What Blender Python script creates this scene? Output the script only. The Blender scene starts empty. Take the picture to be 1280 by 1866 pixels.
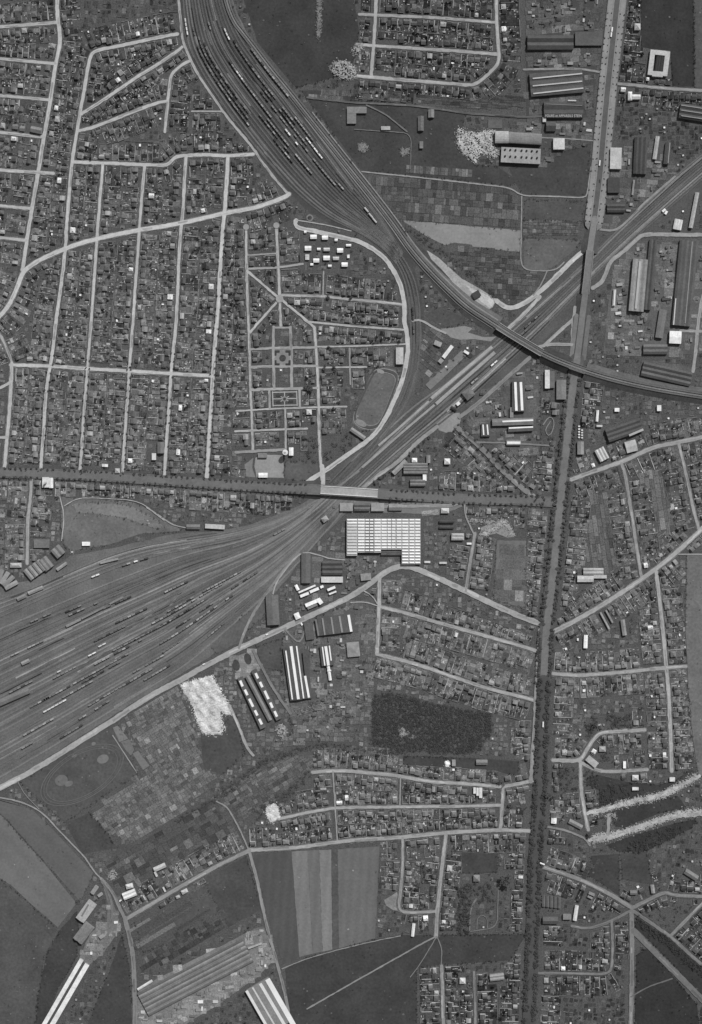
import bpy, math, random
import numpy as np
from mathutils import Matrix, Vector, Euler

# ------------------------------------------------------------------ camera, sky, sun, exposure
SC = bpy.context.scene
COL = SC.collection
H_CAM = 2600.0
cam_data = bpy.data.cameras.new('aerial_camera')
cam = bpy.data.objects.new('aerial_camera', cam_data)
COL.objects.link(cam)
cam.location = (0, 0, H_CAM)
cam_data.sensor_fit = 'VERTICAL'
cam_data.angle = 2 * math.atan(933.0 / H_CAM)
cam_data.clip_start = 5.0
cam_data.clip_end = 30000.0
SC.camera = cam

SUN_EL = math.radians(48)
SUN_AZ = math.radians(30)           # clockwise from +Y (top of the picture)
world = bpy.data.worlds.new('World')
SC.world = world
world.use_nodes = True
wn = world.node_tree.nodes
wl = world.node_tree.links
wn.clear()
sky = wn.new('ShaderNodeTexSky')
sky.sky_type = 'NISHITA'
sky.sun_disc = False
sky.sun_elevation = SUN_EL
sky.sun_rotation = SUN_AZ
sky_bw = wn.new('ShaderNodeRGBToBW')      # monochrome plate: the light has no colour
bg = wn.new('ShaderNodeBackground')
bg.inputs['Strength'].default_value = 0.085
wout = wn.new('ShaderNodeOutputWorld')
wl.new(sky.outputs[0], sky_bw.inputs[0])
wl.new(sky_bw.outputs[0], bg.inputs['Color'])
wl.new(bg.outputs[0], wout.inputs['Surface'])

sun_data = bpy.data.lights.new('sun', 'SUN')
sun_data.energy = 3.0
sun_data.angle = math.radians(0.6)
sun_data.color = (1, 1, 1)
sun = bpy.data.objects.new('sun', sun_data)
COL.objects.link(sun)
sdir = Vector((math.sin(SUN_AZ) * math.cos(SUN_EL), math.cos(SUN_AZ) * math.cos(SUN_EL), math.sin(SUN_EL)))
sun.rotation_euler = (-sdir).to_track_quat('-Z', 'Y').to_euler()
sun.location = sdir * 3000

vs = SC.view_settings
SC.display_settings.display_device = 'sRGB'
vs.view_transform = 'Standard'
vs.look = 'None'
vs.exposure = 0.0
vs.gamma = 1.0
vs.use_curve_mapping = False
SC.cycles.max_bounces = 4
SC.cycles.diffuse_bounces = 2

# ------------------------------------------------------------------ helpers
RNG = random.Random(11)
NPR = np.random.RandomState(5)
K_LIGHT = 0.93


def A(v):
    """albedo of a surface whose sunlit grey on the plate is v (0..255)"""
    v = max(8.0, min(255.0, v)) / 255.0
    lin = v / 12.92 if v <= 0.04045 else ((v + 0.055) / 1.055) ** 2.4
    return min(0.88, lin / K_LIGHT)


def W(x, y, z=0.0):
    return (x - 640.0, 933.0 - y, z)


def lerp_table(x, y):
    """typical grey of the gardens, by district, with veil and corner falloff painted in"""
    gx = min(max(x / 1280.0, 0), 1) * 2
    gy = min(max(y / 1866.0, 0), 1) * 3
    T = [[80, 69, 62], [99, 91, 84], [110, 104, 99], [82, 76, 62]]
    i, j = min(int(gx), 1), min(int(gy), 2)
    fx, fy = gx - i, gy - j
    a = T[j][i] * (1 - fx) + T[j][i + 1] * fx
    b = T[j + 1][i] * (1 - fx) + T[j + 1][i + 1] * fx
    return a * (1 - fy) + b * fy


def tag(o, label=None, cat=None, group=None, kind=None):
    if label:
        o['label'] = label
    if cat:
        o['category'] = cat
    if group:
        o['group'] = group
    if kind:
        o['kind'] = kind
    return o


# ---- materials -----------------------------------------------------
MATS = {}


def material(name, source='tone', fine=0.5, fine_amt=0.35, big=0.03, big_amt=0.15, rough=0.9, bump=0.0, stripes=None, spec=0.2):
    m = bpy.data.materials.new(name)
    m.use_nodes = True
    n, l = m.node_tree.nodes, m.node_tree.links
    b = n['Principled BSDF']
    b.inputs['Roughness'].default_value = rough
    b.inputs['Specular IOR Level'].default_value = spec
    if source == 'tone':
        src = n.new('ShaderNodeAttribute')
        src.attribute_name = 'tone'
        out = src.outputs['Fac']
    else:
        src = n.new('ShaderNodeObjectInfo')
        out = src.outputs['Color']
    geo = n.new('ShaderNodeNewGeometry')

    def noise(scale, det):
        t = n.new('ShaderNodeTexNoise')
        t.inputs['Scale'].default_value = scale
        t.inputs['Detail'].default_value = det
        t.inputs['Roughness'].default_value = 0.65
        l.new(geo.outputs['Position'], t.inputs['Vector'])
        return t.outputs['Fac']

    def mathn(op, a, bb, clamp=False):
        k = n.new('ShaderNodeMath')
        k.operation = op
        k.use_clamp = clamp
        for i, v in enumerate((a, bb)):
            if isinstance(v, (int, float)):
                k.inputs[i].default_value = v
            else:
                l.new(v, k.inputs[i])
        return k.outputs[0]

    f1 = mathn('MULTIPLY_ADD', noise(fine, 3.0), fine_amt * 2.6)
    f1.node.inputs[2].default_value = 1.0 - fine_amt * 1.3
    f2 = mathn('MULTIPLY_ADD', noise(big, 2.0), big_amt * 2.6)
    f2.node.inputs[2].default_value = 1.0 - big_amt * 1.3
    f = mathn('MULTIPLY', f1, f2)
    if stripes:
        wv = n.new('ShaderNodeTexWave')
        wv.inputs['Scale'].default_value = stripes[0]
        wv.inputs['Distortion'].default_value = 1.5
        mp = n.new('ShaderNodeMapping')
        mp.inputs['Rotation'].default_value = (0, 0, stripes[2])
        l.new(geo.outputs['Position'], mp.inputs['Vector'])
        l.new(mp.outputs[0], wv.inputs['Vector'])
        f3 = mathn('MULTIPLY_ADD', wv.outputs['Fac'], stripes[1])
        f3.node.inputs[2].default_value = 1.0 - stripes[1] * 0.5
        f = mathn('MULTIPLY', f, f3)
    f = mathn('MAXIMUM', f, 0.15)
    res = mathn('MULTIPLY', out, f) if source == 'tone' else None
    if source != 'tone':
        mx = n.new('ShaderNodeVectorMath')
        mx.operation = 'SCALE'
        l.new(out, mx.inputs[0])
        l.new(f, mx.inputs['Scale'])
        res = mx.outputs[0]
    l.new(res, b.inputs['Base Color'])
    if bump:
        bp = n.new('ShaderNodeBump')
        bp.inputs['Strength'].default_value = bump
        bp.inputs['Distance'].default_value = 0.5
        l.new(noise(fine * 1.3, 3.0), bp.inputs['Height'])
        l.new(bp.outputs[0], b.inputs['Normal'])
    MATS[name] = m
    return m


material('garden_soil', fine=0.42, fine_amt=0.75, big=0.03, big_amt=0.2, rough=1.0)
material('meadow', fine=0.20, fine_amt=0.38, big=0.022, big_amt=0.34, rough=1.0)
material('ploughed_field', fine=0.2, fine_amt=0.22, big=0.014, big_amt=0.2, rough=1.0, stripes=(0.02, 0.10, math.radians(4)))
material('ploughed_slant', fine=0.2, fine_amt=0.22, big=0.014, big_amt=0.2, rough=1.0, stripes=(0.012, 0.06, math.radians(-45)))
material('road_dust', fine=0.25, fine_amt=0.24, big=0.03, big_amt=0.2, rough=0.95)
material('railway_ballast', fine=0.3, fine_amt=0.42, big=0.02, big_amt=0.32, rough=1.0)
material('rail_steel', fine=0.5, fine_amt=0.1, rough=0.5, spec=0.4)
material('spoil_chalk', fine=0.3, fine_amt=0.4, big=0.05, big_amt=0.4, rough=1.0, bump=0.5)
material('foliage', fine=0.30, fine_amt=0.35, big=0.04, big_amt=0.2, rough=1.0)
material('roof_tiles_mass', fine=0.30, fine_amt=0.22, big=0.05, big_amt=0.1, rough=0.85)
material('wall_render_mass', fine=0.30, fine_amt=0.22, big=0.04, big_amt=0.15, rough=0.9)
material('roof_covering', source='obj', fine=0.3, fine_amt=0.34, big=0.05, big_amt=0.26, rough=0.8)
material('wall_render', source='obj', fine=0.3, fine_amt=0.18, big=0.03, big_amt=0.12, rough=0.9)
material('skylight_glass', source='obj', fine=0.3, fine_amt=0.12, big=0.05, big_amt=0.12, rough=0.45, spec=0.4)  # pale glass of the roof-light strips
material('wagon_paint', source='obj', fine=0.5, fine_amt=0.2, rough=0.7)
material('tree_leaves', source='obj', fine=0.35, fine_amt=0.4, big=0.05, big_amt=0.2, rough=1.0)
material('tree_bark', source='obj', fine=1.0, fine_amt=0.3, rough=1.0)
material('plain_paint', source='obj', fine=0.6, fine_amt=0.08, rough=0.6)


# ---- mesh builder ----------------------------------------------------
class MB:
    def __init__(self):
        self.v, self.f, self.t = [], [], []

    def face(self, pts, tone):
        k = len(self.v)
        self.v.extend(pts)
        self.f.append(tuple(range(k, k + len(pts))))
        self.t.append(tone)

    def box(self, quad, z0, z1, tone, top=None):
        """prism over a 4-point plan (counter-clockwise or clockwise)"""
        n = len(quad)
        k = len(self.v)
        self.v.extend([(p[0], p[1], z0) for p in quad])
        self.v.extend([(p[0], p[1], z1) for p in quad])
        self.f.append(tuple(range(k + n, k + 2 * n)))
        self.t.append(tone if top is None else top)
        for i in range(n):
            j = (i + 1) % n
            self.f.append((k + i, k + j, k + n + j, k + n + i))
            self.t.append(tone)

    def mesh(self, name, mat):
        me = bpy.data.meshes.new(name)
        me.from_pydata(self.v, [], self.f)
        at = me.attributes.new('tone', 'FLOAT', 'FACE')
        at.data.foreach_set('value', np.array(self.t, dtype=np.float32))
        me.materials.append(MATS[mat])
        me.update()
        return me

    def build(self, name, mat, parent=None):
        o = bpy.data.objects.new(name, self.mesh(name, mat))
        COL.objects.link(o)
        if parent:
            o.parent = parent
        return o


def ccw(p):
    a = sum(p[i][0] * p[(i + 1) % len(p)][1] - p[(i + 1) % len(p)][0] * p[i][1] for i in range(len(p)))
    return p if a > 0 else p[::-1]


def P(s):
    """'x,y x,y,z ...' -> list of tuples in plate pixels"""
    out = []
    for w in s.split():
        q = [float(c) for c in w.split(',')]
        out.append((q[0], q[1], q[2] if len(q) > 2 else 0.0))
    return out


def chaikin(pts, it=2, lim=9.0):
    for _ in range(it):
        if len(pts) < 3:
            return pts
        out = [pts[0]]
        for i in range(1, len(pts) - 1):
            p, a, b = np.array(pts[i]), np.array(pts[i - 1]), np.array(pts[i + 1])
            la, lb = np.linalg.norm((a - p)[:2]), np.linalg.norm((b - p)[:2])
            out.append(tuple(p + (a - p) * min(0.25, lim / max(la, 1e-6))))
            out.append(tuple(p + (b - p) * min(0.25, lim / max(lb, 1e-6))))
        out.append(pts[-1])
        pts = out
        lim *= 0.5
    return pts


def resample(pts, step=None, n=None):
    a = np.array(pts, float)
    d = np.r_[0, np.cumsum(np.linalg.norm(np.diff(a[:, :2], axis=0), axis=1))]
    if n is None:
        n = max(2, int(round(d[-1] / step)) + 1)
    s = np.linspace(0, d[-1], n)
    return np.stack([np.interp(s, d, a[:, k]) for k in range(a.shape[1])], 1), d[-1]


def normals(a):
    t = np.gradient(a[:, :2], axis=0)
    t /= np.maximum(np.linalg.norm(t, axis=1, keepdims=True), 1e-9)
    return t, np.stack([-t[:, 1], t[:, 0]], 1)


def ribbon(mb, pts, w, z, tone, caps=True, off=0.0, rag=0.0):
    """flat strip along a plate-pixel polyline; z is added to the points' own height"""
    a = np.array([W(p[0], p[1], p[2]) for p in pts], float)
    t, n = normals(a)
    L = a.copy()
    R = a.copy()
    L[:, :2] += n * (off + w / 2)
    R[:, :2] += n * (off - w / 2)
    if rag:
        L[:, :2] += n * NPR.normal(0, rag, (len(a), 1))
        R[:, :2] += n * NPR.normal(0, rag, (len(a), 1))
    L[:, 2] += z
    R[:, 2] += z
    k = len(mb.v)
    for i in range(len(a)):
        mb.v.append(tuple(R[i]))
        mb.v.append(tuple(L[i]))
    for i in range(len(a) - 1):
        mb.f.append((k + 2 * i, k + 2 * i + 2, k + 2 * i + 3, k + 2 * i + 1))
        mb.t.append(tone)
    if caps:
        for e, sg in ((0, -1), (len(a) - 1, 1)):
            c = a[e, :2] + n[e] * off
            ang0 = math.atan2(t[e][1] * sg, t[e][0] * sg)
            ring = []
            for q in range(7):
                an = ang0 - math.pi / 2 + math.pi * q / 6
                ring.append((c[0] + math.cos(an) * w / 2, c[1] + math.sin(an) * w / 2, a[e, 2] + z))
            mb.face(ring, tone)


# ---- occupancy raster (1 m cells, margin M) ---------------------------------
M = 50
OCC = np.zeros((1866 + 2 * M, 1280 + 2 * M), np.uint8)


def mark(poly, code, only_free=False):
    p = np.array([(q[0] + M, q[1] + M) for q in poly])
    x0, y0 = np.floor(p.min(0)).astype(int)
    x1, y1 = np.ceil(p.max(0)).astype(int)
    x0, y0 = max(x0, 0), max(y0, 0)
    x1, y1 = min(x1, OCC.shape[1] - 1), min(y1, OCC.shape[0] - 1)
    if x1 <= x0 or y1 <= y0:
        return
    X, Y = np.meshgrid(np.arange(x0, x1 + 1) + 0.5, np.arange(y0, y1 + 1) + 0.5)
    ins = np.zeros(X.shape, bool)
    for i in range(len(p)):
        xa, ya = p[i]
        xb, yb = p[i - 1]
        if ya == yb:
            continue
        c = ((ya > Y) != (yb > Y)) & (X < (xb - xa) * (Y - ya) / (yb - ya) + xa)
        ins ^= c
    sub = OCC[y0:y1 + 1, x0:x1 + 1]
    if only_free:
        ins &= sub == 0
    sub[ins] = code


def occ(x, y):
    i, j = int(y + M), int(x + M)
    if i < 0 or j < 0 or i >= OCC.shape[0] or j >= OCC.shape[1]:
        return 9
    return OCC[i, j]


def inside(x, y, poly):
    r = False
    for i in range(len(poly)):
        xa, ya = poly[i][0], poly[i][1]
        xb, yb = poly[i - 1][0], poly[i - 1][1]
        if (ya > y) != (yb > y) and x < (xb - xa) * (y - ya) / (yb - ya) + xa:
            r = not r
    return r


def mark_ribbon(pts, w, code):
    a = np.array(pts)[:, :2]
    for i in range(len(a) - 1):
        d = a[i + 1] - a[i]
        l = np.linalg.norm(d)
        if l < 1e-6:
            continue
        d /= l
        n = np.array([-d[1], d[0]]) * w / 2
        e = d * w * 0.3
        mark([a[i] - e + n, a[i + 1] + e + n, a[i + 1] + e - n, a[i] - e - n], code)


ONES = ['', 'first', 'second', 'third', 'fourth', 'fifth', 'sixth', 'seventh', 'eighth', 'ninth', 'tenth', 'eleventh', 'twelfth',
        'thirteenth', 'fourteenth', 'fifteenth', 'sixteenth', 'seventeenth', 'eighteenth', 'nineteenth']
TENS = ['', '', 'twent', 'thirt', 'fort', 'fift', 'sixt', 'sevent', 'eight', 'ninet']


def ordinal(n):
    if n < 20:
        return ONES[n]
    if n >= 100:
        return 'hundred-and-' + ordinal(n - 100) if n > 100 else 'hundredth'
    return TENS[n // 10] + ('ieth' if n % 10 == 0 else 'y-' + ONES[n % 10])


# ================================================================== THE SETTING
g = MB()
g.face([(-9000, -9000, 0), (9000, -9000, 0), (9000, 9000, 0), (-9000, 9000, 0)], A(84))
tag(g.build('ground', 'garden_soil'), 'flat ground under the whole suburb', 'ground', kind='structure')

def lift(v, p):
    """lifts fields in the middle band; pale veil put into the colour"""
    return v + (6 if 330 < p[1] < 1350 else 0)


# ---- fields, meadows, yards: (name, label, v, material, polygon)
FIELDS = [
    ('meadow', 'dark open meadow east of the northern railway sidings', 62, 'meadow', '432,-40 640,-40 655,60 648,95 640,130 605,142 540,160 522,140 470,78'),
    ('meadow', 'dark waste meadow below the northern allotment street', 68, 'meadow', '548,165 640,165 640,182 760,190 850,205 845,225 836,250 838,270 870,300 905,302 945,330 930,338 740,318 660,312 610,245'),
    ('railway_yard_ground', 'dark cinder ground of the northern sidings', 74, 'railway_ballast', '318,-40 338,60 352,112 404,196 462,268 526,348 560,385 610,412 660,428 705,464 722,495 736,540 745,620 760,640 776,600 768,540 756,490 765,470 800,520 850,566 905,592 930,602 925,590 860,540 800,478 745,430 690,366 640,298 570,212 495,118 440,45 405,-40'),
    ('railway_yard_ground', 'grey ballast of the diagonal main line', 86, 'railway_ballast', '1330,250 1240,312 1122,420 1062,478 1000,522 945,572 902,622 865,650 815,677 775,710 740,752 700,790 650,832 600,876 580,900 655,905 700,862 760,806 800,772 842,748 880,716 930,680 962,650 1000,612 1050,560 1082,508 1150,442 1175,420 1330,330'),
    ('railway_yard_ground', 'grey ballast under the curving link line', 84, 'railway_ballast', '736,540 748,600 745,640 738,690 722,726 690,785 655,818 600,868 640,850 700,800 745,748 762,690 772,640 768,590 760,540'),
    ('railway_yard_ground', 'broad grey ground of the southwestern marshalling yard', 98, 'railway_ballast', '600,892 660,904 604,962 560,1002 528,1050 500,1082 470,1122 436,1150 384,1196 320,1234 250,1276 160,1334 60,1398 -50,1460 -50,1075 20,1062 60,1058 130,1012 200,1000 320,972 400,968 450,958 500,940 545,922 575,902'),
    ('meadow', 'grey meadow inside the curved siding', 100, 'meadow', '112,905 148,908 200,910 245,916 285,935 322,958 330,968 260,972 200,992 130,1004 118,992 112,960'),
    ('meadow', 'oval light meadow bounded by the curved siding', 116, 'meadow', '135,918 180,915 240,922 285,945 300,962 280,962 230,944 180,936 140,934'),
    ('field', 'pale bare field beside the flyover embankment', 128, 'ploughed_slant', '732,401 950,420 947,459 862,450 860,446 828,442 812,447 780,432'),
    ('field', 'dark grass field west of the wide boulevard', 70, 'meadow', '928,306 955,300 990,270 1030,276 1078,262 1070,357 954,354 940,335'),
    ('field', 'dark strip field below the boundary path', 76, 'meadow', '955,364 1068,366 1062,402 955,400'),
    ('field', 'grey crop strip above the curving junction road', 92, 'meadow', '955,434 1058,438 1052,452 1015,482 1000,492 955,490'),
    ('sandy_yard', 'pale sandy goods yard beside the flyover', 152, 'spoil_chalk', '778,456 800,470 842,508 868,522 890,536 906,545 898,560 888,566 862,556 834,524 808,494 786,472'),
    ('sandy_yard', 'brightest sand patch at the goods yard end', 178, 'spoil_chalk', '850,520 872,530 892,540 903,550 893,562 878,550 862,536'),
    ('forecourt', 'pale forked forecourt beneath the railway embankment', 128, 'road_dust', '803,599 847,594 862,598 853,606 880,614 905,613 895,622 865,618 838,619 822,615'),
    ('meadow', 'dark verge between embankment and forecourt', 72, 'meadow', '775,575 800,560 850,580 845,590 806,597'),
    ('forecourt', 'pale round square before the railway station', 132, 'road_dust', '795,770 815,755 838,752 840,765 836,780 818,790 800,784'),
    ('sports_ground', 'playing ground inside the oval running track', 96, 'meadow', '685,672 700,669 722,674 729,685 725,702 697,775 680,787 655,782 642,770 645,750 655,730 677,682'),
    ('playground', 'pale bare playground beside the white water tower', 138, 'road_dust', '466,834 482,828 516,830 518,871 468,870 464,850'),
    ('playground', 'pale angular play court with a bright path', 118, 'road_dust', '446,846 462,834 460,852 466,870 448,868'),
    ('meadow', 'dark lawn east of the pale playground', 84, 'meadow', '520,840 578,840 582,858 556,878 520,872'),
    ('meadow', 'grass oval of the horse track by the yard road', 84, 'meadow', '38,1426 212,1312 250,1410 118,1498'),
    ('tennis_court', 'pale rectangular court nearest the yard road', 112, 'road_dust', '206,1326 215,1322 234,1346 218,1352'),
    ('tennis_court', 'pale rectangular court in the middle of three', 110, 'road_dust', '221,1352 236,1347 245,1366 239,1377 228,1365'),
    ('tennis_court', 'pale rectangular court farthest from the yard road', 114, 'road_dust', '242,1373 252,1368 273,1395 261,1403'),
    ('meadow', 'dark rough meadow below the horse track', 72, 'meadow', '120,1500 165,1480 196,1520 214,1545 150,1556'),
    ('field', 'grey field between the two country lanes', 96, 'ploughed_slant', '-50,1446 26,1462 60,1476 100,1515 172,1592 146,1642 80,1568 8,1488 -50,1440'),
    ('field', 'lighter striped field at the lower west corner', 108, 'ploughed_slant', '-50,1445 8,1491 80,1572 140,1646 106,1690 60,1650 22,1614 -50,1570'),
    ('field', 'dark mottled field in the lower west corner', 82, 'meadow', '-50,1574 22,1618 105,1692 82,1740 68,1830 60,1920 -50,1920'),
    ('field', 'dark grass wedge beside the long white sheds', 66, 'meadow', '108,1696 140,1660 145,1700 140,1745 108,1800 60,1920 72,1800 84,1742'),
    ('field', 'dark grass wedge between sheds and curving lane', 68, 'meadow', '222,1702 236,1760 240,1830 242,1920 140,1920 170,1840 200,1770'),
    ('field', 'dark square meadow below the field lane crossing', 76, 'meadow', '372,1602 450,1560 478,1656 416,1690'),
    ('field', 'dark strip of the striped field next the lane', 82, 'ploughed_field', '462,1558 532,1552 546,1744 516,1758 486,1660'),
    ('field', 'pale strip of the striped field', 116, 'ploughed_field', '532,1552 560,1550 570,1738 546,1744'),
    ('field', 'middle grey strip of the striped field', 106, 'ploughed_field', '560,1550 582,1549 588,1734 570,1738'),
    ('field', 'palest strip of the striped field', 122, 'ploughed_field', '582,1549 604,1548 606,1730 588,1734'),
    ('field', 'dark overgrown strip of the striped field', 84, 'meadow', '604,1548 616,1548 618,1728 606,1730'),
    ('field', 'light eastern strip of the striped field', 104, 'ploughed_field', '616,1548 692,1542 684,1710 618,1728'),
    ('field', 'dark common crossed by thin footpaths', 66, 'meadow', '520,1766 560,1745 684,1712 730,1704 770,1704 960,1702 930,1750 800,1758 760,1764 760,1920 535,1920'),
    ('field', 'long dark field strips north of the works', 84, 'ploughed_field', '246,1682 370,1612 402,1672 300,1720 262,1736'),
    ('field', 'pale smooth field on the east edge', 102, 'meadow', '1252,1010 1330,1005 1330,1420 1274,1415 1262,1340 1254,1240 1250,1140'),
    ('field', 'dark meadow between the pale earth banks', 60, 'meadow', '1110,1480 1160,1464 1235,1450 1250,1470 1200,1482 1140,1508 1122,1506'),
    ('field', 'dark meadow above the pale earth banks', 62, 'meadow', '1070,1416 1090,1412 1145,1425 1200,1430 1225,1425 1260,1402 1272,1410 1212,1440 1135,1458 1092,1470 1092,1440 1072,1430'),
    ('field', 'dark wooded slope below the earth banks', 58, 'meadow', '1105,1540 1160,1520 1230,1500 1268,1492 1260,1510 1230,1525 1180,1550 1128,1552'),
    ('field', 'dark paddock above the five-way crossing', 66, 'meadow', '1075,1560 1128,1556 1130,1636 1112,1620 1072,1594 1082,1575'),
    ('field', 'dark paddock with pale corner patches', 72, 'meadow', '1132,1556 1178,1552 1190,1612 1134,1602'),
    ('field', 'dark common in the lower east corner', 54, 'meadow', '1160,1740 1180,1728 1220,1770 1270,1830 1280,1920 1156,1920'),
    ('field', 'dark garden wedge along the lower east hedge', 58, 'meadow', '1160,1672 1222,1712 1290,1765 1290,1830 1225,1755 1182,1712 1158,1690'),
    ('field', 'dark field round the pale courtyard factory', 56, 'meadow', '1168,-45 1264,-45 1266,158 1226,158 1222,92 1168,86'),
    ('field', 'pale strip along the northeast edge', 84, 'meadow', '1264,-45 1335,-45 1335,160 1266,160'),
    ('field', 'dark walled lawn above the park', 68, 'meadow', '842,1553 908,1556 905,1590 842,1592'),
    ('field', 'dark nursery strip south of the wood', 68, 'meadow', '735,1377 860,1381 945,1387 945,1412 925,1410 900,1402 735,1393'),
    ('field', 'dark clearing round the white factory gate', 74, 'meadow', '466,1178 514,1165 520,1200 512,1222 480,1216'),
    ('field', 'grey waste ground between yard and long shed', 90, 'meadow', '384,1178 436,1128 446,1120 470,1108 486,1090 484,1120 450,1150 436,1172 395,1190'),
    ('field', 'dark waste slope west of the twin workshops', 72, 'meadow', '366,1340 402,1332 420,1300 432,1300 440,1350 448,1370 405,1412 372,1398'),
    ('field', 'pale straight allotment field below the earth workings', 102, 'ploughed_field', '905,985 960,985 958,1110 900,1092'),
    ('courtyard', 'dark court beside the glass roofed works', 82, 'railway_ballast', '550,1008 630,1008 632,1018 768,1028 760,1032 705,1034 660,1060 630,1085 540,1120 535,1060'),
    ('yard_ground', 'grey yard south of the glass roofed works', 84, 'railway_ballast', '632,1012 732,1002 732,1030 700,1036 676,1052 640,1060'),
    ('yard_ground', 'dark works yard with many sheds south of the road', 84, 'meadow', '520,1150 570,1126 640,1100 684,1085 684,1200 660,1290 580,1350 540,1352 520,1280 512,1180'),
    ('yard_ground', 'dark works yard beside the avenue triangle', 84, 'meadow', '860,720 905,700 960,660 985,650 985,830 930,830 880,800 850,772'),
    ('yard_ground', 'dark works yard beside the boulevard top', 74, 'railway_ballast', '958,-40 1100,-40 1088,130 1075,225 960,225'),
    ('yard_ground', 'grey works yard with kiln buildings', 78, 'railway_ballast', '880,225 1010,222 1078,222 1078,262 1028,276 985,304 905,304'),
    ('yard_ground', 'grey works ground in the northeast', 82, 'railway_ballast', '1112,260 1220,260 1230,310 1170,370 1120,415 1098,415 1102,320'),
    ('yard_ground', 'grey works ground along the east edge', 88, 'railway_ballast', '1145,440 1330,432 1330,640 1180,650 1100,640 1110,540 1130,470'),
    ('yard_ground', 'grey yard below the railway embankment', 88, 'railway_ballast', '1170,655 1265,670 1260,700 1160,690'),
    ('yard_ground', 'pale gravel yard of the brickworks', 112, 'railway_ballast', '186,1606 200,1625 212,1660 222,1690 190,1735 160,1760 145,1745 165,1700 195,1680 198,1650'),
    ('yard_ground', 'pale gravel along the lower works roofs', 118, 'railway_ballast', '255,1800 360,1745 470,1690 482,1690 500,1750 470,1780 440,1800 400,1830 340,1866 300,1920 240,1920 246,1830'),
    ('yard_ground', 'yard with twin oval lawns before the workshops', 118, 'road_dust', '420,1200 462,1186 474,1222 436,1240'),
    ('yard_ground', 'pale yard between road bridge and goods sheds', 112, 'road_dust', '640,905 700,908 846,914 848,922 800,938 700,934 625,934 600,925'),
    ('garden_court', 'pale square with a round central bed', 124, 'road_dust', '498,634 534,634 534,668 498,668'),
    ('garden_court', 'dark formal parterre ground with crossing paths', 72, 'garden_soil', '494,713 543,711 544,741 495,743'),
    ('sandy_yard', 'pale ground of the excavation beside works', 130, 'spoil_chalk', '876,962 898,952 918,945 932,960 938,978 925,980 905,972 880,978'),
    ('sandy_yard', 'bright bare ground round the street corner works', 132, 'spoil_chalk', '700,1640 724,1625 728,1660 716,1658 704,1650'),
]
for i, (nm, lab, v, mat, pl) in enumerate(FIELDS):
    poly = P(pl)
    pp = poly + [poly[0]]
    # uneven edge: subdivide and jitter the outline
    out = []
    for a, b in zip(pp[:-1], pp[1:]):
        l = math.hypot(b[0] - a[0], b[1] - a[1])
        n = max(1, int(l / 9))
        for k in range(n):
            t = k / n
            j = 0 if k == 0 else RNG.uniform(-0.7, 0.7)
            out.append((a[0] + (b[0] - a[0]) * t + j, a[1] + (b[1] - a[1]) * t + j))
    mb = MB()
    mb.face(ccw([W(p[0], p[1], 0.05 + 0.006 * i) for p in out]), A(lift(v, poly[0])))
    o = mb.build(nm, mat)
    tag(o, lab, nm.replace('_', ' '), kind='structure')
    mark(poly, 2)

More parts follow.
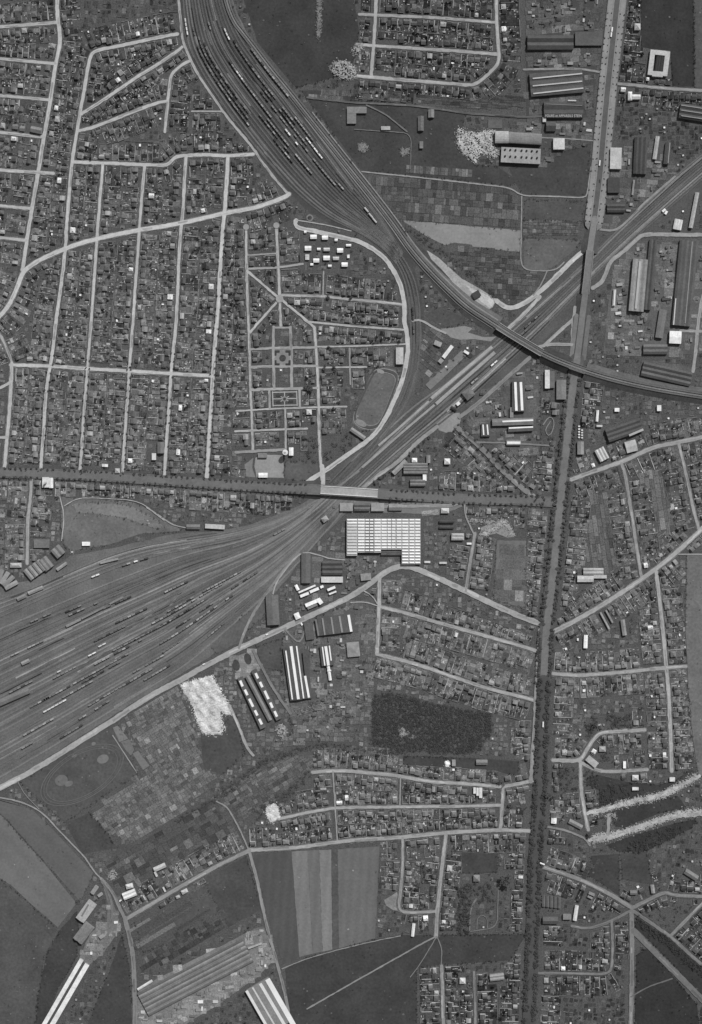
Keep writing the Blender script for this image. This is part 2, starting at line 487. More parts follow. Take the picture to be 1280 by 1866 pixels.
# ---- roads: (phrase used in labels, width, v, frontage, points)
ROADS = [
    ('the top northwest cross street', 7, 138, 'b', '-45,51 0,49 104,41'),
    ('the westernmost winding street', 8, 150, 'b', '104,-45 105,29 111,70 107,95 101,120 95,165 87,215 77,270 71,310 60,372 51,427 43,482 41,492'),
    ('the second northwest cross street', 6, 142, 'b', '-45,103 0,107 101,116'),
    ('the third northwest cross street', 6, 142, 'b', '-45,171 0,174 90,182'),
    ('the fourth northwest cross street', 6, 142, 'b', '-45,237 0,241 80,250'),
    ('the fifth northwest cross street', 6.5, 146, 'b', '-45,306 0,310 98,316'),
    ('the sixth northwest cross street', 6, 142, 'b', '-45,371 0,375 57,380'),
    ('the seventh northwest cross street', 6, 142, 'b', '-45,430 0,433 48,438'),
    ('the bent northern street', 7, 150, 'b', '324,62 300,66 262,74 212,85 178,91 166,98 160,125 154,165 146,207 140,245 134,280 129,320 126,360 122,410 120,450 116,490 109,540 102,590 96,645 92,668 86,700 82,745 80,790 76,828 75,858'),
    ('the upper slanting northwest street', 6.5, 150, 'b', '148,208 200,175 250,140 287,118 320,96 332,86'),
    ('the lower slanting northwest street', 6.5, 148, 'b', '143,239 170,232 212,216 250,201 287,187 305,184'),
    ('the short street beside the sidings', 6, 146, 'b', '301,240 305,200 310,150 313,133 335,116 346,111'),
    ('the kinked northern cross street', 7, 152, 'b', '135,295 185,297 262,300 300,302 310,297 321,284 370,282 415,284 462,281'),
    ('the top northern grid street', 6, 134, 'b', '655,26 790,32 902,41'),
    ('the western northern grid street', 7, 134, 'b', '687,-45 685,27 681,83 677,138'),
    ('the middle northern grid street', 6.5, 136, 'b', '650,81 720,86 830,93 908,99'),
    ('the lower northern grid street', 7, 138, 'b', '645,138 740,146 866,156 888,137 911,115 908,80 905,30 904,-45'),
    ('the lane edging the northern sidings', 4.5, 132, '-', '322,-40 333,75 352,120 370,150 395,185 404,200 425,227 445,250 462,271 472,287 490,311 505,330 524,352'),
    ('the blind lane near the sidings', 3.5, 128, 'b', '350,203 404,203'),
    ('the third long western street', 6, 148, 'b', '188,297 184,347 180,397 177,435 175,470 172,510 169,555 165,605 160,670 156,720 152,770 150,810 147,845 146,862'),
    ('the fourth long western street', 6, 148, 'b', '264,300 259,355 256,397 254,422 251,472 247,522 244,572 240,625 236,675 234,715 230,760 226,820 224,866'),
    ('the fifth long western street', 6.5, 150, 'b', '340,284 337,320 334,385 331,410 327,460 324,535 321,598 317,630 312,681 309,732 305,790 301,845 300,869'),
    ('the sixth long western street', 8, 156, 'b', '416,285 414,320 410,385 406,422 402,485 399,547 395,597 391,640 388,684 386,732 382,782 380,827 377,872'),
    ('the wide rising western street', 9, 158, 'b', '-45,630 -10,586 4,572 15,560 30,530 40,500 48,490 75,472 117,454 150,442 200,430 255,419 320,409 365,399 410,388 460,380 495,369 520,359 527,354'),
    ('the western edge lane', 5, 132, 'b', '-20,590 0,607 15,640 22,660'),
    ('the western cross street', 7, 154, 'b', '20,665 92,667 160,672 235,676 312,681 388,685'),
    ('the short western edge street', 7, 150, 'l', '22,662 21,695 19,732 15,782 11,827 8,862'),
    ('the western stub street', 5, 145, '-', '-45,725 0,708 20,696'),
    ('the lower western stub street', 5, 140, '-', '-45,797 14,797'),
    ('the street south of the tree-lined avenue', 6, 128, 'b', '58,872 55,920 51,945 50,1027'),
    ('the straight western garden-suburb street', 5, 142, 'b', '449,415 449,460 450,497 451,535 454,605 456,670 457,720 460,770 461,820'),
    ('the middle garden-suburb street', 5.5, 142, 'b', '504,412 506,460 509,510 510,545 512,594'),
    ('the upper western star street', 4.5, 142, '-', '451,494 478,517 508,543'),
    ('the lower western star street', 4.5, 142, '-', '456,606 480,578 508,547'),
    ('the southeastern star street', 4.5, 142, '-', '512,545 560,585 574,598'),
    ('the upper garden-suburb cross street', 5, 138, 'b', '512,538 595,540 640,546 690,550 736,555'),
    ('the second garden-suburb cross street', 4.5, 140, 'b', '560,586 640,594 735,601'),
    ('the eastern garden-suburb street', 5.5, 144, 'b', '573,596 576,630 577,645 580,695 581,745 582,795 584,832 586,856'),
    ('the third garden-suburb cross street', 3.5, 138, 'b', '578,632 640,631 740,627'),
    ('the fourth garden-suburb cross street', 3.5, 138, 'b', '580,670 640,669 668,669'),
    ('the lower garden-suburb cross street', 3.8, 140, 'b', '431,749 460,747 520,744 580,742 632,741'),
    ('the lowest garden-suburb cross street', 4.5, 142, 'b', '429,786 470,784 560,781'),
    ('the short street above the tower', 3.5, 136, '-', '520,745 521,780 521,820'),
    ('the first square lane', 4.5, 124, '-', '456,637 500,634 576,633'),
    ('the second square lane', 5, 124, '-', '457,669 535,667 578,667'),
    ('the third square lane', 5, 124, '-', '457,710 500,709 578,707'),
    ('the western square lane', 5, 122, '-', '499,596 498,640 500,707'),
    ('the eastern square lane', 5, 122, '-', '530,596 531,640 532,707'),
    ('the top square lane', 4, 122, '-', '499,597 530,597'),
    ('the western parterre lane', 4, 126, '-', '491,710 492,744'),
    ('the eastern parterre lane', 4, 126, '-', '546,708 547,742'),
    ('the upper villa lane', 3, 124, 'b', '452,465 505,462'),
    ('the lower villa lane', 4, 126, '-', '453,490 505,488 552,481'),
    ('the lane above the playground', 5, 118, '-', '430,824 465,822 520,819'),
    ('the little villa path', 2.5, 120, '-', '590,495 589,538'),
    ('the short allotment lane', 3, 118, '-', '637,635 639,700'),
    ('the curved lane round the garden suburb', 8, 152, '-', '540,402 537,414 595,426 625,433 655,440 678,452 702,470 717,492 730,517 737,550 738,572 736,585 741,600 744,630 742,655 736,687 722,722 705,760 685,790 665,807 640,824 615,842 597,856 572,870 554,884'),
    ('the plaza by the road bridge', 9, 150, '-', '587,850 589,868 588,886'),
    ('the railway yard footway', 2, 132, '-', '540,401 595,410 640,421'),
    ('the embankment footway', 4, 134, '-', '752,585 766,582 790,597 812,607'),
    ('the junction road', 8.5, 156, '-', '905,548 920,560 936,562 960,551 997,521 1022,496 1047,471 1066,456'),
    ('the lower junction road', 6.5, 144, '-', '921,604 960,568 984,541'),
    ('the boulevard service lane', 6, 118, '-', '1097,310 1094,360 1093,416'),
    ('the northern railway lane', 4, 116, '-', '1093,418 1122,422 1150,397 1172,372 1230,322'),
    ('the eastern works road', 7, 128, '-', '1330,428 1280,428 1240,428 1172,427 1160,437 1135,460 1112,476 1105,497 1097,515 1080,525'),
    ('the railway triangle lane', 5.5, 128, '-', '1048,560 1045,585 1042,628'),
    ('the slanting triangle lane', 6, 128, '-', '1045,582 1015,608 992,630'),
    ('the lower triangle lane', 6, 130, '-', '978,634 1000,627 1042,628'),
    ('the lane on the east edge', 6, 132, '-', '1290,515 1280,540 1272,590 1268,640 1263,677'),
    ('the short lane by the white hall', 5, 126, '-', '1240,603 1330,605'),
    ('the northeastern cross street', 6.5, 122, 'b', '1122,152 1160,156 1220,162 1330,168'),
    ('the works lane', 4, 112, '-', '955,127 1055,125 1095,132'),
    ('the boundary path', 2.2, 118, '-', '987,251 1040,253 1082,257'),
    ('the field path', 2.4, 126, '-', '660,313 740,321 850,333 930,342 950,357 1010,358 1066,361 1071,352 1077,305'),
    ('the hedge path', 2.2, 118, '-', '951,358 950,420 949,482 960,493 1005,494 1020,487 1028,478'),
    ('the link path', 2.2, 116, '-', '997,495 985,522 972,538'),
    ('the eastern slope road', 8.5, 136, 'b', '1026,879 1085,858 1135,841 1190,815 1235,806 1280,797 1330,784'),
    ('the eastern garden street', 6.5, 122, 'b', '1133,845 1140,865 1146,907 1152,940 1157,975 1165,1030 1169,1050'),
    ('the far eastern garden street', 6.5, 126, 'b', '1237,808 1246,845 1256,892 1264,930 1274,965'),
    ('the slanting eastern road', 9, 142, 'b', '1000,1156 1060,1125 1110,1095 1160,1062 1195,1037 1235,1005 1275,968 1330,915'),
    ('the long southeastern street', 7.5, 142, 'b', '1196,1042 1202,1092 1206,1130 1210,1167 1214,1215 1218,1250 1221,1315 1223,1365 1224,1405'),
    ('the southeastern cross street', 7, 138, 'b', '1003,1227 1055,1231 1135,1225 1210,1217 1250,1214'),
    ('the field track', 2.5, 128, '-', '1237,1010 1330,1010'),
    ('the upper forked street', 7.5, 138, 'b', '1008,1385 1057,1387 1067,1370 1087,1339 1100,1334 1175,1330'),
    ('the lower forked street', 6.5, 138, 'b', '1057,1389 1072,1396 1090,1405 1122,1406 1180,1402'),
    ('the street to the earth banks', 7, 136, 'b', '1058,1388 1059,1440 1065,1477 1072,1512'),
    ('the upper pale earth bank', 12.5, 158, '-', '1072,1482 1135,1465 1210,1447 1274,1414'),
    ('the lower pale earth bank', 15, 150, '-', '1075,1530 1120,1522 1172,1505 1222,1487 1330,1478'),
    ('the link between the banks', 6, 130, '-', '1110,1485 1108,1520'),
    ('the lane below the banks', 4, 112, '-', '990,1505 1030,1512 1067,1527 1075,1540'),
    ('the southeastern radial road', 8.5, 114, 'b', '986,1578 1060,1603 1110,1628 1152,1654'),
    ('the eastern radial road', 7.5, 108, 'b', '1152,1654 1185,1638 1212,1624 1225,1631 1280,1633 1330,1634'),
    ('the hedged radial road', 7, 100, 'l', '1155,1660 1222,1706 1267,1748 1330,1795'),
    ('the short corner road', 6.5, 112, 'b', '1222,1705 1280,1646 1330,1595'),
    ('the southern radial road', 8, 104, '-', '1151,1660 1152,1720 1151,1811 1148,1915'),
    ('the western radial lane', 5, 98, '-', '1147,1660 1115,1678 1072,1693 1042,1687'),
    ('the lower loop street', 5.5, 102, 'b', '1115,1678 1117,1721 1115,1766 1105,1775 1035,1773 980,1773'),
    ('the broad track over the common', 11, 92, '-', '1155,1696 1185,1726 1222,1763 1270,1811 1330,1870'),
    ('the thin track over the common', 2.5, 88, '-', '1225,1783 1180,1798 1150,1816'),
    ('the long curving works road', 10, 142, '-', '-50,1458 0,1436 50,1410 100,1380 160,1342 212,1309 250,1283 290,1259 320,1244 370,1216 432,1183 470,1166 520,1143 570,1120 640,1087 677,1062 706,1039 732,1031 755,1034 802,1055 845,1075 890,1097 945,1122 988,1138'),
    ('the short street down from the bend', 7, 142, 'b', '692,1055 691,1105 689,1155 687,1192'),
    ('the lower slanting southern street', 7, 140, 'b', '687,1192 702,1196 740,1205 780,1217 825,1233 890,1255 960,1272 985,1280'),
    ('the upper slanting southern street', 7, 140, 'b', '692,1105 740,1117 790,1132 840,1146 890,1160 960,1180 988,1190'),
    ('the short street below the excavation', 6, 124, 'b', '866,972 860,1005 855,1037 849,1076'),
    ('the path to the excavation', 3, 122, '-', '847,913 847,937 864,974'),
    ('the service road below the bridge ramp', 6, 122, '-', '640,921 700,923 790,922 825,921 847,912'),
    ('the dead-end southern street', 6, 140, 'b', '508,1492 557,1481 610,1472 640,1471 740,1470 840,1469 914,1467'),
    ('the upper southern street', 7, 140, 'b', '570,1407 607,1404 640,1405 715,1412 790,1425 852,1428 917,1434 960,1425 972,1422'),
    ('the narrow southern passage', 2.5, 128, '-', '607,1405 611,1470 615,1533'),
    ('the lower southern street', 7.5, 140, 'b', '455,1549 545,1544 607,1535 640,1531 727,1526 815,1517 912,1512 965,1514'),
    ('the short linking street', 7, 134, 'b', '917,1434 914,1490 912,1513'),
    ('the second narrow passage', 2.5, 126, '-', '730,1417 729,1468'),
    ('the bent southern side street', 5.5, 130, 'b', '734,1527 734,1583 730,1626 726,1655 735,1662 760,1663 796,1660'),
    ('the straight southern side street', 7.5, 134, 'b', '813,1517 810,1546 805,1583 800,1633 796,1671 795,1706'),
    ('the longest footpath over the common', 2.6, 118, '-', '795,1706 762,1723 727,1743 647,1788 560,1838'),
    ('the middle footpath over the common', 1.8, 104, '-', '795,1708 765,1758 748,1780'),
    ('the eastern footpath over the common', 2, 104, '-', '796,1706 806,1726 804,1762'),
    ('the bottom edge street', 7, 118, 'b', '805,1760 807,1813 809,1915'),
    ('the second bottom edge street', 5, 112, 'b', '864,1771 866,1813 867,1915'),
    ('the hedge wall path', 1.6, 124, '-', '514,1765 560,1746 625,1728 684,1714 730,1705'),
    ('the southwestern country road', 8, 122, 'b', '455,1549 395,1578 320,1621 275,1648 230,1674'),
    ('the curving country lane', 8, 108, '-', '228,1672 234,1696 241,1726 245,1771 246,1811 247,1915'),
    ('the brickworks lane', 6, 112, '-', '228,1674 215,1646 205,1623 185,1601'),
    ('the country footpath', 2.6, 128, '-', '185,1601 172,1588 155,1561 140,1546 107,1512 80,1482 55,1467 25,1457 0,1453 -45,1450'),
    ('the country side path', 1.6, 112, '-', '33,1424 45,1447 72,1474'),
    ('the striped field lane', 5.5, 118, '-', '455,1552 470,1608 480,1658 490,1701 505,1753 520,1811 540,1915'),
    ('the brickworks loop', 4, 96, '-', '186,1606 200,1628 206,1656 202,1691 190,1721'),
    ('the winding allotment path', 2.8, 124, '-', '395,1460 415,1470 427,1492 437,1510 453,1547'),
    ('the spoil heap cart track', 5, 138, '-', '417,1284 428,1305 440,1335 450,1362 462,1376'),
    ('the works entrance track', 5, 116, '-', '436,1180 450,1140 470,1105 485,1082 500,1062 520,1035 545,1010'),
    ('the white winding yard path', 2.4, 134, '-', '498,1082 503,1062 522,1036 540,1014 556,1006 578,1010 600,1018 628,1020'),
    ('the station approach', 7, 124, '-', '797,778 760,806 727,841 690,866 662,889'),
    ('the tree-shaded station avenue', 9, 104, '-', '832,778 877,815 915,857 960,897 990,914'),
    ('the freight road beside the station', 7, 110, '-', '838,760 877,731 915,696 965,652'),
    ('the slanting works wall lane', 3, 104, '-', '870,806 925,807 1000,812'),
    ('the pale lane along the southern avenue', 7, 122, '-', '984,1148 981,1200 977,1260 974,1330 967,1424'),
    ('the white slab path', 1.5, 150, '-', '110,905 118,940 113,985'),
    ('the curved siding path', 1.5, 140, '-', '118,922 140,908 170,907 240,911 265,920 285,938 300,948'),
    ('the yard edge path', 2, 130, '-', '268,925 290,938 312,956 340,962'),
    ('the court wall path', 2, 130, '-', '206,1340 250,1408'),
    ('the twin workshop track', 5, 104, '-', '462,1185 475,1210 490,1240 512,1275 530,1300'),
    ('the works crossing track', 3, 110, '-', '520,1147 532,1160 545,1172 552,1162 556,1148'),
    ('the old works siding', 3.6, 76, '-', '560,178 640,187 760,193 852,207 960,214 992,212'),
    ('the slanting meadow track', 2.6, 84, '-', '668,192 700,206 742,240'),
    ('the meadow boundary wall path', 1.2, 92, '-', '646,236 750,243 748,308'),
    ('the park clearing path', 2.6, 96, '-', '868,1638 861,1648 857,1662 856,1696'),
    ('the park boundary path', 1.8, 96, '-', '856,1697 906,1690 908,1622'),
    ('the kitchen garden path', 1.6, 92, '-', '869,1692 870,1668 888,1668 888,1690'),
    ('the villa garden path', 1.6, 110, '-', '990,774 1003,756 1012,770 1002,798 992,785 1003,768'),
    ('the garden wall path', 2.2, 132, '-', '640,1098 665,1096 688,1104'),
    ('the orchard path', 2, 128, '-', '664,1077 678,1084 688,1100'),
]
ROADS3D = [
    # avenue on ramps over the railway, and the boulevard with its bridge
    ('tree-lined avenue', 12, 108, '-50,858 20,862 75,863 150,866 250,872 320,877 395,882 470,887,0 530,890,3 575,892,6.5 640,896,7 700,900,6 745,903,3 790,906,0 840,909 960,912 1012,915'),
    ('boulevard', 34, 122, '1130,-45 1122,27 1108,155 1099,250 1094,310 1088,360 1082,405,1.5'),
    ('southern avenue', 13, 114, '1052,655 1046,690 1042,720 1034,800 1026,870 1018,945 1010,1030 1001,1105 995,1155 991,1242 987,1340 986,1415 981,1490 976,1560 972,1671 967,1811 963,1915'),
]
BOULEVARD_BRIDGE = P('1084,395,1 1080,420,3.5 1075,450,6.5 1071,490,7 1067,525,6.5 1062,565,4 1057,610,1 1053,645,0 1051,660,0')

zc = 0
road_data = []
for (ph, w, v, fr, pts) in ROADS:
    if fr != '-':
        w *= 0.84
    bank = 'pale earth bank' in ph
    if bank:
        w *= .55
    raw = P(pts)
    pl = chaikin(raw)
    z = 0.55 + 0.007 * zc
    zc += 1
    mb = MB()
    rp = [tuple(q) for q in resample(pl, 5.0 if bank else 6.0)[0]]
    ribbon(mb, rp, w, z, A((v + 28 if max(q[0] for q in raw) < 760 else v + 21) if raw[0][1] < 1100 else v + 17), rag=1.0 if bank else 0.32 if w > 4 else 0.2)
    nm = 'footpath' if w < 4 else ('earth_bank_road' if 'bank' in ph and w > 8 else 'road')
    o = mb.build(nm, 'spoil_chalk' if bank else 'road_dust')
    tag(o, 'pale surface of ' + ph, nm.replace('_', ' '), kind='structure')
    wear = MB()
    i0 = RNG.randrange(1, 5)
    while w > 3 and i0 < len(rp) - 4:
        i1 = min(len(rp) - 1, i0 + RNG.randrange(3, 10))
        ribbon(wear, rp[i0:i1], w * RNG.uniform(.2, .6), z + .003, A(v + 20 + RNG.choice((-26, -18, -12, 8, 14, 22))), caps=False, off=RNG.uniform(-.2, .2) * w, rag=.5)
        i0 = i1 + RNG.randrange(1, 6)
    if wear.f:
        wear.build('wheel_wear', 'road_dust', o)
    if fr != '-' and w >= 4.2:
        pv = MB()
        ribbon(pv, rp, w + 3.4, 0.46 + 0.0006 * zc, A(min(v - 25, lerp_table(raw[0][0], raw[0][1]) + 12)), rag=0.7)  # pavement, with the edge shadow of hedges and walls put into its tone
        pv.build('pavement', 'garden_soil', o)
        mark_ribbon(pl, w + 4.5, 1)
    else:
        mark_ribbon(pl, w + 2, 1)
    road_data.append((ph, w, v, fr, pl))

AV = {}
for (nm, w, v, pts) in ROADS3D:
    pl = [tuple(q) for q in resample(chaikin(P(pts), 1), 12)[0]]
    AV[nm] = pl
    mb = MB()
    ribbon(mb, pl, w, 1.75 + 0.01 * len(AV), A(v))
    o = mb.build('road', 'road_dust')
    tag(o, {'tree-lined avenue': 'grey carriageway of the tree-lined east-west avenue', 'boulevard': 'wide pale boulevard in the northeast',
            'southern avenue': 'dark asphalt carriageway of the long southern avenue'}[nm], 'road', kind='structure')
    side = MB()
    if nm == 'boulevard':
        # carriageway and tram bed inset in the pale dirt promenades
        ribbon(side, pl, 12, 1.82, A(92), off=0)
        c = side.build('carriageway', 'road_dust', o)
        ln = MB()
        ribbon(ln, pl, 1.6, 1.85, A(138), off=-5.6)
        ln.build('kerb', 'road_dust', o)
        ln = MB()
        ribbon(ln, pl, 1.6, 1.85, A(138), off=5.6)
        ln.build('kerb', 'road_dust', o)
        for of in (-11.5, 11.5):
            ln = MB()
            ribbon(ln, pl, 8.5, 1.81, A(138), off=of)
            ln.build('promenade', 'road_dust', o)
        mark_ribbon(pl, 38, 1)
    elif nm == 'southern avenue':
        low = MB()
        ribbon(low, [p for p in pl if p[1] > 1240], 24, 1.80, A(80))  # added dark band: tree cover over the lower road put into the colour
        low.build('carriageway', 'road_dust', o)
        ribbon(side, pl, 25, 1.67, A(90))
        side.build('verge', 'meadow', o)
        mark_ribbon(pl, 36, 1)
    else:
        ribbon(side, pl, 19, 1.67, A(104))
        side.build('verge', 'meadow', o)
        mark_ribbon(pl, 24, 1)


def embankment(pl, top_w, name, label, v, zmin=0.3, mat='meadow', slope=1.4):
    """earth ramp under a raised way: sloped sides down to the ground"""
    a = np.array([W(p[0], p[1], p[2]) for p in pl])
    t, n = normals(a)
    mb = MB()
    sec = []
    for i in range(len(a)):
        z = max(a[i, 2], 0.2) + 0.9
        hw = top_w / 2
        ow = hw + slope * z
        c = a[i, :2]
        sec.append([(*(c + n[i] * ow), 0.02), (*(c + n[i] * hw), z), (*(c - n[i] * hw), z), (*(c - n[i] * ow), 0.02)])
    for i in range(len(sec) - 1):
        for k in range(3):
            mb.face([sec[i][k + 1], sec[i + 1][k + 1], sec[i + 1][k], sec[i][k]], A(v))
    mb.face([sec[0][k] for k in range(4)], A(v))
    mb.face([sec[-1][k] for k in (3, 2, 1, 0)], A(v))
    o = mb.build(name, mat)
    tag(o, label, 'embankment', kind='structure')
    mark_ribbon(pl, top_w + 8, 1)
    return o


def bridge(pl, w, name, label, v_deck, v_par, piers, par_h=1.2, depth=1.3):
    """raised deck with two parapets, abutments and piers: pl in plate px with z"""
    a = np.array([W(p[0], p[1], p[2]) for p in pl])
    t, n = normals(a)
    mid = a[len(a) // 2]
    root = bpy.data.objects.new(name, None)
    COL.objects.link(root)
    root.location = (mid[0], mid[1], 0)
    tag(root, label, 'bridge')
    b = a.copy()
    b[:, 0] -= mid[0]
    b[:, 1] -= mid[1]

    def slab(nm, o0, o1, z0, z1, v, mat):
        mb = MB()
        sec = []
        for i in range(len(b)):
            p, q = b[i, :2] + n[i] * o0, b[i, :2] + n[i] * o1
            sec.append([(*p, b[i, 2] + z0), (*q, b[i, 2] + z0), (*q, b[i, 2] + z1), (*p, b[i, 2] + z1)])
        for i in range(len(sec) - 1):
            for k in range(4):
                mb.face([sec[i][k], sec[i][(k + 1) % 4], sec[i + 1][(k + 1) % 4], sec[i + 1][k]], A(v))
        mb.face(sec[0][::-1], A(v))
        mb.face(sec[-1], A(v))
        return mb.build(nm, mat, root)
    slab('deck', -w / 2, w / 2, 1.95 - depth, 1.95, v_deck, 'road_dust')
    slab('parapet', -w / 2 - 0.9, -w / 2, 0.6, 1.95 + par_h, v_par, 'wall_render_mass')
    slab('parapet', w / 2, w / 2 + 0.9, 0.6, 1.95 + par_h, v_par, 'wall_render_mass')
    for f in piers:
        i = min(len(b) - 1, int(f * (len(b) - 1)))
        c, nn, tt = b[i, :2], n[i], t[i]
        q = [c + nn * (w / 2 - 0.5) + tt * 0.8, c - nn * (w / 2 - 0.5) + tt * 0.8, c - nn * (w / 2 - 0.5) - tt * 0.8, c + nn * (w / 2 - 0.5) - tt * 0.8]
        mb = MB()
        mb.box(ccw([tuple(x) for x in q]), 0, b[i, 2] + 1.5 - depth, A(120))
        mb.build('pier', 'wall_render_mass', root)
    return root


def cut(pl, x0, x1, axis=0):
    lo, hi = min(x0, x1), max(x0, x1)
    return [p for p in pl if lo <= p[axis] <= hi]


av = [tuple(q) for q in resample(AV['tree-lined avenue'], 4)[0]]
embankment(cut(av, 476, 585), 16, 'embankment', 'earth ramp west of the avenue bridge', 74)
embankment(cut(av, 690, 788), 16, 'embankment', 'earth ramp east of the avenue bridge', 78)
bridge(cut(av, 583, 692), 13, 'road_bridge', 'pale road bridge carrying the tree-lined avenue over the tracks', 160, 225, (0.05, 0.28, 0.5, 0.72, 0.95))
bb = [tuple(q) for q in resample(chaikin(BOULEVARD_BRIDGE, 1), 4)[0]]
embankment(cut(bb, 398, 462, 1), 12, 'embankment', 'earth ramp north of the boulevard bridge', 84)
embankment(cut(bb, 536, 656, 1), 12, 'embankment', 'earth ramp south of the boulevard bridge', 84)
mbb = MB()
ribbon(mbb, cut(bb, 396, 462, 1), 11, 1.92, A(122))
tag(mbb.build('road', 'road_dust'), 'boulevard ramp narrowing towards the bridge', 'road', kind='structure')
mbb = MB()
ribbon(mbb, cut(bb, 534, 662, 1), 11, 1.93, A(118))
tag(mbb.build('road', 'road_dust'), 'boulevard ramp widening under the railway flyover', 'road', kind='structure')
for off, v in ((-10.5, 120), (12, 110)):
    mbb = MB()
    ribbon(mbb, cut(bb, 575, 655, 1), 8, 0.52 + off * 0.001 - 0.0, A(v), off=off)
    tag(mbb.build('pavement', 'road_dust'), 'service lane %s of the boulevard ramp' % ('west' if off > 0 else 'east'), 'pavement', kind='structure')
bridge(cut(bb, 456, 540, 1), 12, 'road_bridge', 'road bridge carrying the boulevard over the diagonal main line', 118, 140, (0.05, 0.35, 0.65, 0.95))

# ---- the railway -------------------------------------------------------------
TRACKS = {}
ntrack = 0


def add_track(key, pl, label, v, z=0.0, gauge_v=128):
    global ntrack
    ntrack += 1
    mb = MB()
    ribbon(mb, pl, 2.9, 0.62 + z + 0.005 * (ntrack % 40), A(v), caps=False)
    o = mb.build('railway_track', 'railway_ballast')
    tag(o, label, 'railway track', kind='structure')
    nseg = RNG.choice((2, 3, 3, 4)) if key != 'fly' else 0
    for _ in range(nseg):
        i0 = RNG.randrange(0, max(1, len(pl) - 8))
        i1 = min(len(pl), i0 + RNG.randrange(4, 14))
        if i1 - i0 >= 2:
            st = MB()
            ribbon(st, pl[i0:i1], RNG.uniform(1.6, 3.6), 0.50 + 0.0015 * (ntrack % 40) + .002 * _, A(v + RNG.choice((-34, -26, -18, 16, 26, 36))), caps=False, off=RNG.uniform(-2.6, 2.6), rag=.5)
            st.build('ballast_stain', 'railway_ballast', o)
    for of in (-0.75, 0.75):
        r = MB()
        ribbon(r, pl, 0.24, 0.86 + z, A(gauge_v), caps=False, off=of)
        r.build('rail', 'rail_steel', o)
    TRACKS.setdefault(key, []).append(np.array(pl))


def bundle(key, lo, hi, n, phrase, v0, spread=14, pw=1.0, lit=()):
    a = resample(chaikin(P(lo), 2, 25), n=46)[0]
    b = resample(chaikin(P(hi), 2, 25), n=46)[0]
    for i in range(n):
        f = (i / max(1, n - 1)) ** pw
        pl = a * (1 - f) + b * f
        v = v0 + RNG.uniform(-spread, spread) + (26 if i in lit else 0)
        add_track(key, [tuple(q) for q in pl], '%s track counted along %s' % (ordinal(i + 1), phrase), v)


bundle('north', '330,-45 340,60 356,112 405,188 468,270 530,342 592,394 650,420 700,452 722,480', '406,-45 436,48 490,122 522,160 565,215 600,262 640,318 680,372 704,410 735,462', 17,
       'the northern sidings from the west', 80, 13, lit=(1, 2, 15))
bundle('link', '640,412 672,428 702,452 724,480 738,510 745,547 748,585 750,630 744,682 731,720 716,750 690,785 658,820 600,880', '690,420 705,432 722,452 742,480 756,510 764,547 766,585 766,630 760,682 746,724 730,754 705,786 676,822 625,882', 4,
       'the curving link line', 86, 10)
bundle('diag', '1330,245 1255,300 1120,425 1065,482 960,575 870,652 790,718 730,776 660,846 602,896', '1330,285 1285,322 1150,440 1080,506 985,606 900,686 830,750 765,800 704,850 656,898', 9,
       'the diagonal main line from the north', 92, 18, lit=(1, 6))
bundle('yard', '602,896 540,944 450,985 330,1012 200,1062 80,1112 -50,1168', '656,898 592,970 522,1050 440,1124 340,1212 240,1272 120,1346 -50,1446', 34,
       'the marshalling yard from the north', 104, 24, pw=0.9, lit=(6, 11, 15, 22, 27))
bundle('depot', '575,912 520,942 470,958 400,974 320,984 230,1000 130,1040 60,1072 -50,1110', '590,908 535,945 455,978 360,996 250,1020 140,1062 60,1098 -50,1146', 5,
       'the engine depot approach', 114, 10)
for k, (pts, v) in enumerate((('600,890 540,950 470,1000 380,1052 300,1100 220,1162 140,1230 60,1290 -50,1350', 118), ('620,893 570,960 500,1032 420,1105 330,1180 240,1240 120,1320 -50,1410', 124),
                              ('640,840 700,790 760,735 830,690 900,632', 120), ('560,930 480,992 400,1030 330,1075 300,1120', 122), ('700,1050 690,1050', 110))[:4]):
    mb = MB()
    ribbon(mb, chaikin(P(pts), 2, 20), 3.2, 0.57, A(v))
    tag(mb.build('footpath', 'railway_ballast'), '%s pale cinder walkway among the tracks' % ordinal(k + 1), 'footpath', kind='structure')

# flyover: embankment, bridge over the main line, bridge over the avenue
FLY = P('405,-45 420,30 452,70 495,127 527,165 570,220 602,260 640,308 685,364 722,413 747,450,0.5 780,489,2.5 815,525,4.5 852,560,6 890,584,6.8 922,605,7 960,628,7 997,650,7 1047,670,7 1110,690,6.5 1185,707,6 1280,722,5.5 1335,730,5.5')
fly = [tuple(q) for q in resample(chaikin(FLY, 2, 20), 5)[0]]
embankment(cut(fly, 735, 908), 13, 'embankment', 'long railway embankment climbing to the flyover', 96, slope=1.6)
embankment(cut(fly, 984, 1038), 13, 'embankment', 'short railway embankment between the two bridges', 66, slope=1.3)
embankment(cut(fly, 1064, 1340), 13, 'embankment', 'railway embankment running east of the avenue', 92, slope=1.4)
bridge(cut(fly, 904, 988), 12, 'railway_flyover', 'railway flyover crossing the diagonal main line', 84, 168, (0.03, 0.25, 0.5, 0.75, 0.97))
bridge(cut(fly, 1034, 1068), 12, 'railway_bridge', 'short railway bridge spanning the boulevard', 86, 110, (0.05, 0.95))
for i, of in enumerate((-3.6, 0.6, 4.4)):
    a = np.array(fly)
    t, n = normals(a)
    a2 = a.copy()
    a2[:, :2] += n * of
    add_track('fly', [tuple(q) for q in a2], '%s track of the line over the flyover' % ordinal(i + 1), 96 if i != 1 else 124, z=1.45)
